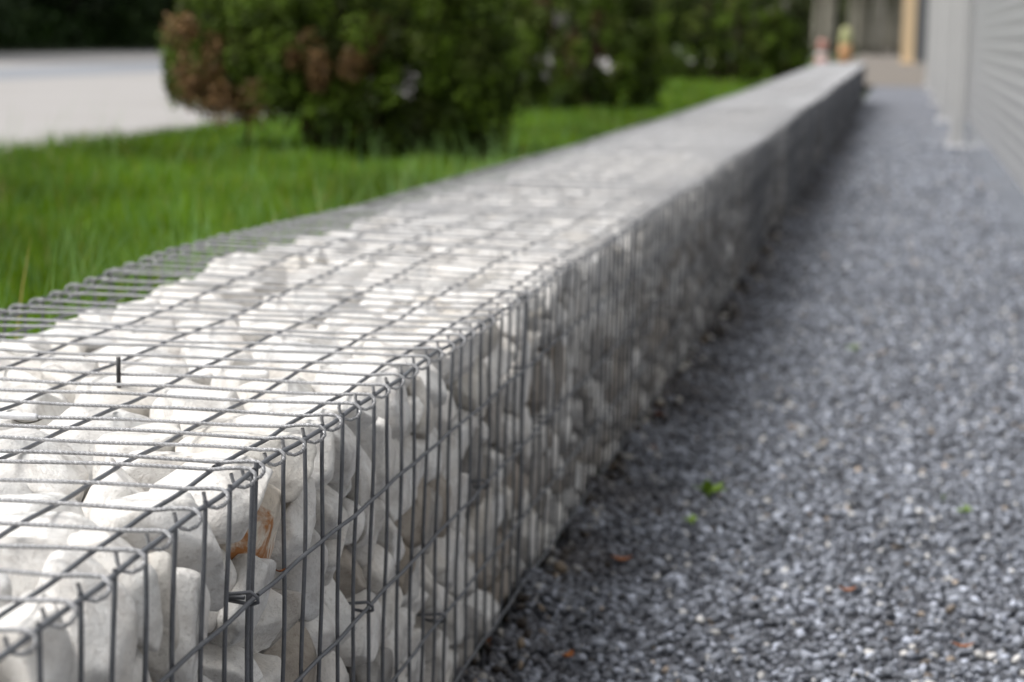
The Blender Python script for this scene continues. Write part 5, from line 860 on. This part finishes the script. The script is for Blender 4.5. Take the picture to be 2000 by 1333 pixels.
pos = [(-3.6, 84), (-2.9, 97), (-2.2, 88), (-1.5, 103), (-1.1, 92), (-.5, 86), (.1, 100), (.35, 90), (-3.2, 108), (-.2, 112), (-2.0, 115), (-4.4, 92), (-5.2, 104), (.9, 106), (1.4, 95), (-1.7, 124), (.6, 122)]
for i, (x, y) in enumerate(pos):
    tree('pine%d' % (i % 3), x, y, float(court_z(y)) - .05, 1.0, 'thin pale trunk among the blurred trees past the end of the path', 'pale trees past the end of the path')
C = np.stack([r8.uniform(-16, 9, 500), r8.uniform(118, 150, 500), r8.uniform(.1, 7, 500)], -1)
V, F, c = leaf_cloud(C, np.full((500, 3), 1.5), 60000, .45, lambda P, idx, n: np.array([.12, .145, .06]) * r8.uniform(.4, 1.5, (n, 1)), r8)
tag(obj('far_wood', mesh_np('far_wood', V, F, M['leaf'], c)), 'far wood of mixed grey-green trees closing the view past the path', 'wood', kind='stuff')
C = np.stack([r8.uniform(-60, -31, 700), r8.uniform(20, 130, 700), r8.uniform(.1, 8, 700)], -1)
V, F, c = leaf_cloud(C, np.full((700, 3), 2.2), 70000, .7, lambda P, idx, n: np.array([.03, .05, .015]) * r8.uniform(.3, 1.3, (n, 1)), r8)
tag(obj('dark_wood', mesh_np('dark_wood', V, F, M['leaf'], c)), 'deep dark wood behind the front trees beyond the paving', 'wood', kind='stuff')

# ------------------------------------------------------------------ building on the right
WX = 1.085
bd = empty('building', (WX, 20, GZ)); tag(bd, 'long low building with grey ribbed cladding beside the gravel path', 'building')
o = MB().box((WX, -3, GZ - .05), (WX + .25, 58, -.26)).build('plinth_panel', M['plinth'], bd, False); o.location = -bd.location
z = -.26; prof = []
while z < 2.9: prof += [(WX + .006, z), (WX + .006, z + .022), (WX + .002, z + .034), (WX + .002, z + .068)]; z += .080
V, F = [], []; ys = (-3, 58)
for (x, zz) in prof:
    for y in ys: V.append((x, y, zz))
for i in range(len(prof) - 1): F.append((2 * i, 2 * i + 1, 2 * i + 3, 2 * i + 2))
me = bpy.data.meshes.new('cladding'); me.from_pydata(V, [], F); me.materials.append(M['clad']); o = obj('cladding', me, bd); o.location = -bd.location
o = MB().box((WX + .02, -3, -.26), (WX + 6, 58, 3.0)).build('wall', M['clad'], bd, False); o.location = -bd.location
o = MB().box((WX - .05, -3.1, 2.94), (WX + 6.1, 58.1, 3.1), .01).build('roof_edge', M['steel'], bd, False); o.location = -bd.location
def post(y, label):
    root = empty('steel_post', (.985, y, GZ)); tag(root, label, 'post', 'light grey posts along the building')
    MB().box((-.045, -.13, .03), (.075, .13, 3.42), .012).build('shaft', M['steel'], root, False)
    MB().box((-.075, -.16, 0), (.095, .16, .035), .006).build('base_plate', M['bright_steel'], root, False)
    B = MB()
    for dx, dy in ((-.05, -.135), (.07, -.135), (-.05, .135), (.07, .135)): B.tube(np.array([(dx, dy, .03), (dx, dy, .06)]), .012, 6)
    B.build('bolt', M['bright_steel'], root, False)
for y, l in ((20.5, 'nearest light grey post, with a bright base plate on the gravel'), (27, 'second light grey post from the front'), (34, 'third light grey post from the front'), (41, 'fourth light grey post from the front'), (47.5, 'farthest light grey post, beside the tan column')): post(y, l)
tz = float(court_z(64))
tc_ = empty('tan_column', (.60, 64, tz)); tag(tc_, 'tall tan column at the end of the gravel path', 'column')
MB().box((-.17, -.2, .02), (.17, .2, 4.2), .01).build('shaft', M['tan'], tc_, False); MB().box((-.20, -.23, 0), (.20, .23, .06), .01).build('base', M['tan'], tc_, False)
dc = empty('dark_column', (.99, 66, float(court_z(66)))); tag(dc, 'dark grey column directly right of the tan column', 'column')
MB().box((-.17, -.3, .02), (.17, .3, 4.2), .01).build('shaft', M['dark_grey'], dc, False); MB().box((-.19, -.33, 0), (.19, .33, .05), .01).build('base', M['dark_grey'], dc, False)

# small bright things past the end of the wall
def lathe(prof, n=24):
    V, F = [], []
    for r_, z_ in prof: V += [(r_ * math.cos(2 * math.pi * i / n), r_ * math.sin(2 * math.pi * i / n), z_) for i in range(n)]
    for k in range(len(prof) - 1): F += [(k * n + i, k * n + (i + 1) % n, (k + 1) * n + (i + 1) % n, (k + 1) * n + i) for i in range(n)]
    F += [tuple(range(n))[::-1], tuple((len(prof) - 1) * n + i for i in range(n))]; b = MB(); b.add(V, F); return b
bz = -.34
br_ = empty('barrel', (-.50, 43, bz)); tag(br_, 'small orange barrel with a yellow top past the end of the wall', 'barrel')
lathe([(.115, 0), (.125, .03), (.115, .2), (.123, .22), (.112, .42), (.118, .45), (.110, .62)]).build('body', M['orange'], br_); lathe([(.112, .621), (.116, .64), (.10, .84), (.06, .92), (.02, .93)]).build('top', M['yellow'], br_)
cn = empty('traffic_cone', (-.90, 43, bz)); tag(cn, 'faded red cone with a pale band, left of the orange barrel', 'cone')
MB().box((-.17, -.17, 0), (.17, .17, .03), .008).build('base', M['red'], cn, False); lathe([(.14, .031), (.115, .38)]).build('cone', M['red'], cn); lathe([(.117, .381), (.108, .47)]).build('band', M['white_plastic'], cn); lathe([(.106, .471), (.085, .66), (.05, .70)]).build('tip', M['red'], cn)

# ------------------------------------------------------------------ leaves and weeds
def leaf(x, y, z, L, w, rz, curl, mat, label, cat='leaf', name='dry_leaf', group=None, tilt=0):
    n = 9; V, F = [], []
    for i in range(n):
        t = i / (n - 1); ww = w * math.sin(math.pi * min(1, t * .96 + .03)) ** .8; zz = curl * (4 * (t - .5) ** 2)
        for j, s_ in enumerate((-1, -.4, .4, 1)): V.append(((t - .5) * L, s_ * ww, zz + abs(s_) * curl * .5))
    for i in range(n - 1):
        for j in range(3): F.append((i * 4 + j, i * 4 + j + 1, i * 4 + j + 5, i * 4 + j + 4))
    V2 = V + [(a, b, c - .0006) for a, b, c in V]; k = len(V); F2 = F + [tuple(k + q_ for q_ in f)[::-1] for f in F]
    b = MB(); b.add(V2, F2); o = b.build(name, mat); o.location = (x, y, z); o.rotation_euler = (tilt, 0, rz); return tag(o, label, cat, group)
for (px, py, L, w, rz, mat, lb) in ((1108, 1285, .034, .008, 1.2, 'dry_leaf', 'orange-brown dry leaf on the gravel near the lower edge'), (1287, 812, .05, .014, 1.4, 'dry_leaf', 'tan dry leaf against the foot of the baskets, farthest of the leaves'),
        (1045, 1165, .05, .012, .9, 'dry_leaf', 'dark rusty leaf tucked at the foot of the baskets'), (955, 1262, .03, .009, 1.5, 'dry_leaf', 'orange leaf scrap at the foot of the wall, lowest of all'),
        (1215, 1095, .036, .012, .2, 'dry_leaf', 'brown dry leaf lying flat on the gravel beside the wall'), (1270, 880, .05, .012, 1.3, 'dry_leaf', 'brown leaf wedged under the wall, above the green weed'),
        (1655, 1155, .03, .007, .1, 'dry_leaf', 'thin orange leaf out on the open gravel'), (1880, 1265, .034, .006, 0, 'dry_leaf', 'orange stalk-like leaf near the lower right corner')):
    q = at(px, py, 2, GZ + .016); leaf(q.x, q.y, q.z, L, w, rz, .006, M[mat], lb, group='dry leaves on the gravel')
q = at(52, 828, 2, -.008); leaf(q.x, q.y, q.z, .034, .008, .15, .005, M['grey_leaf'], 'curled grey leaf under the lid at the left edge', name='curled_leaf')
q = at(548, 1117, 0, .007); leaf(q.x, q.y, q.z, .010, .0016, .8, .002, M['dry_leaf'], 'tiny reddish plant scrap caught on the front wire', 'scrap', 'plant_scrap')
def weed(px, py, n, L, label, seed):
    r = np.random.RandomState(seed); q = at(px, py, 2, GZ + .012); root = empty('weed', (q.x, q.y, GZ)); tag(root, label, 'weed', 'weeds sprouting in the gravel'); b = MB(); st = MB()
    for i in range(n):
        th = r.uniform(0, 6.28); el = r.uniform(.25, 1.25); l = L * r.uniform(.6, 1.1); d = np.array([math.cos(th) * math.cos(el), math.sin(th) * math.cos(el), math.sin(el)]); s_ = np.cross(d, [0, 0, 1]); s_ /= np.linalg.norm(s_)
        base = np.array([0, 0, .012]); ww = l * .26; ps = [base + d * l * .15, base + d * l * .55 + s_ * ww, base + d * l, base + d * l * .55 - s_ * ww]; ps[2] = ps[2] - np.array([0, 0, l * .12])
        b.add(ps, [(0, 1, 2, 3)]); st.tube(np.array([(0, 0, 0), base, base + d * l * .3]), .0009, 5)
    b.build('leaf_rosette', M['weed'], root, False); st.build('stalk', M['weed'], root)
weed(1382, 968, 15, .044, 'largest green weed in the gravel, right of the wall foot', 1)
weed(1352, 1022, 5, .026, 'small sprig just below the largest weed', 2)
weed(1888, 1000, 7, .028, 'green weed out on the gravel near the right edge', 3)
weed(1842, 972, 4, .014, 'tiny yellowish sprig left of the right edge weed', 4)
weed(1668, 684, 5, .03, 'faint weed farther up the gravel path', 5)
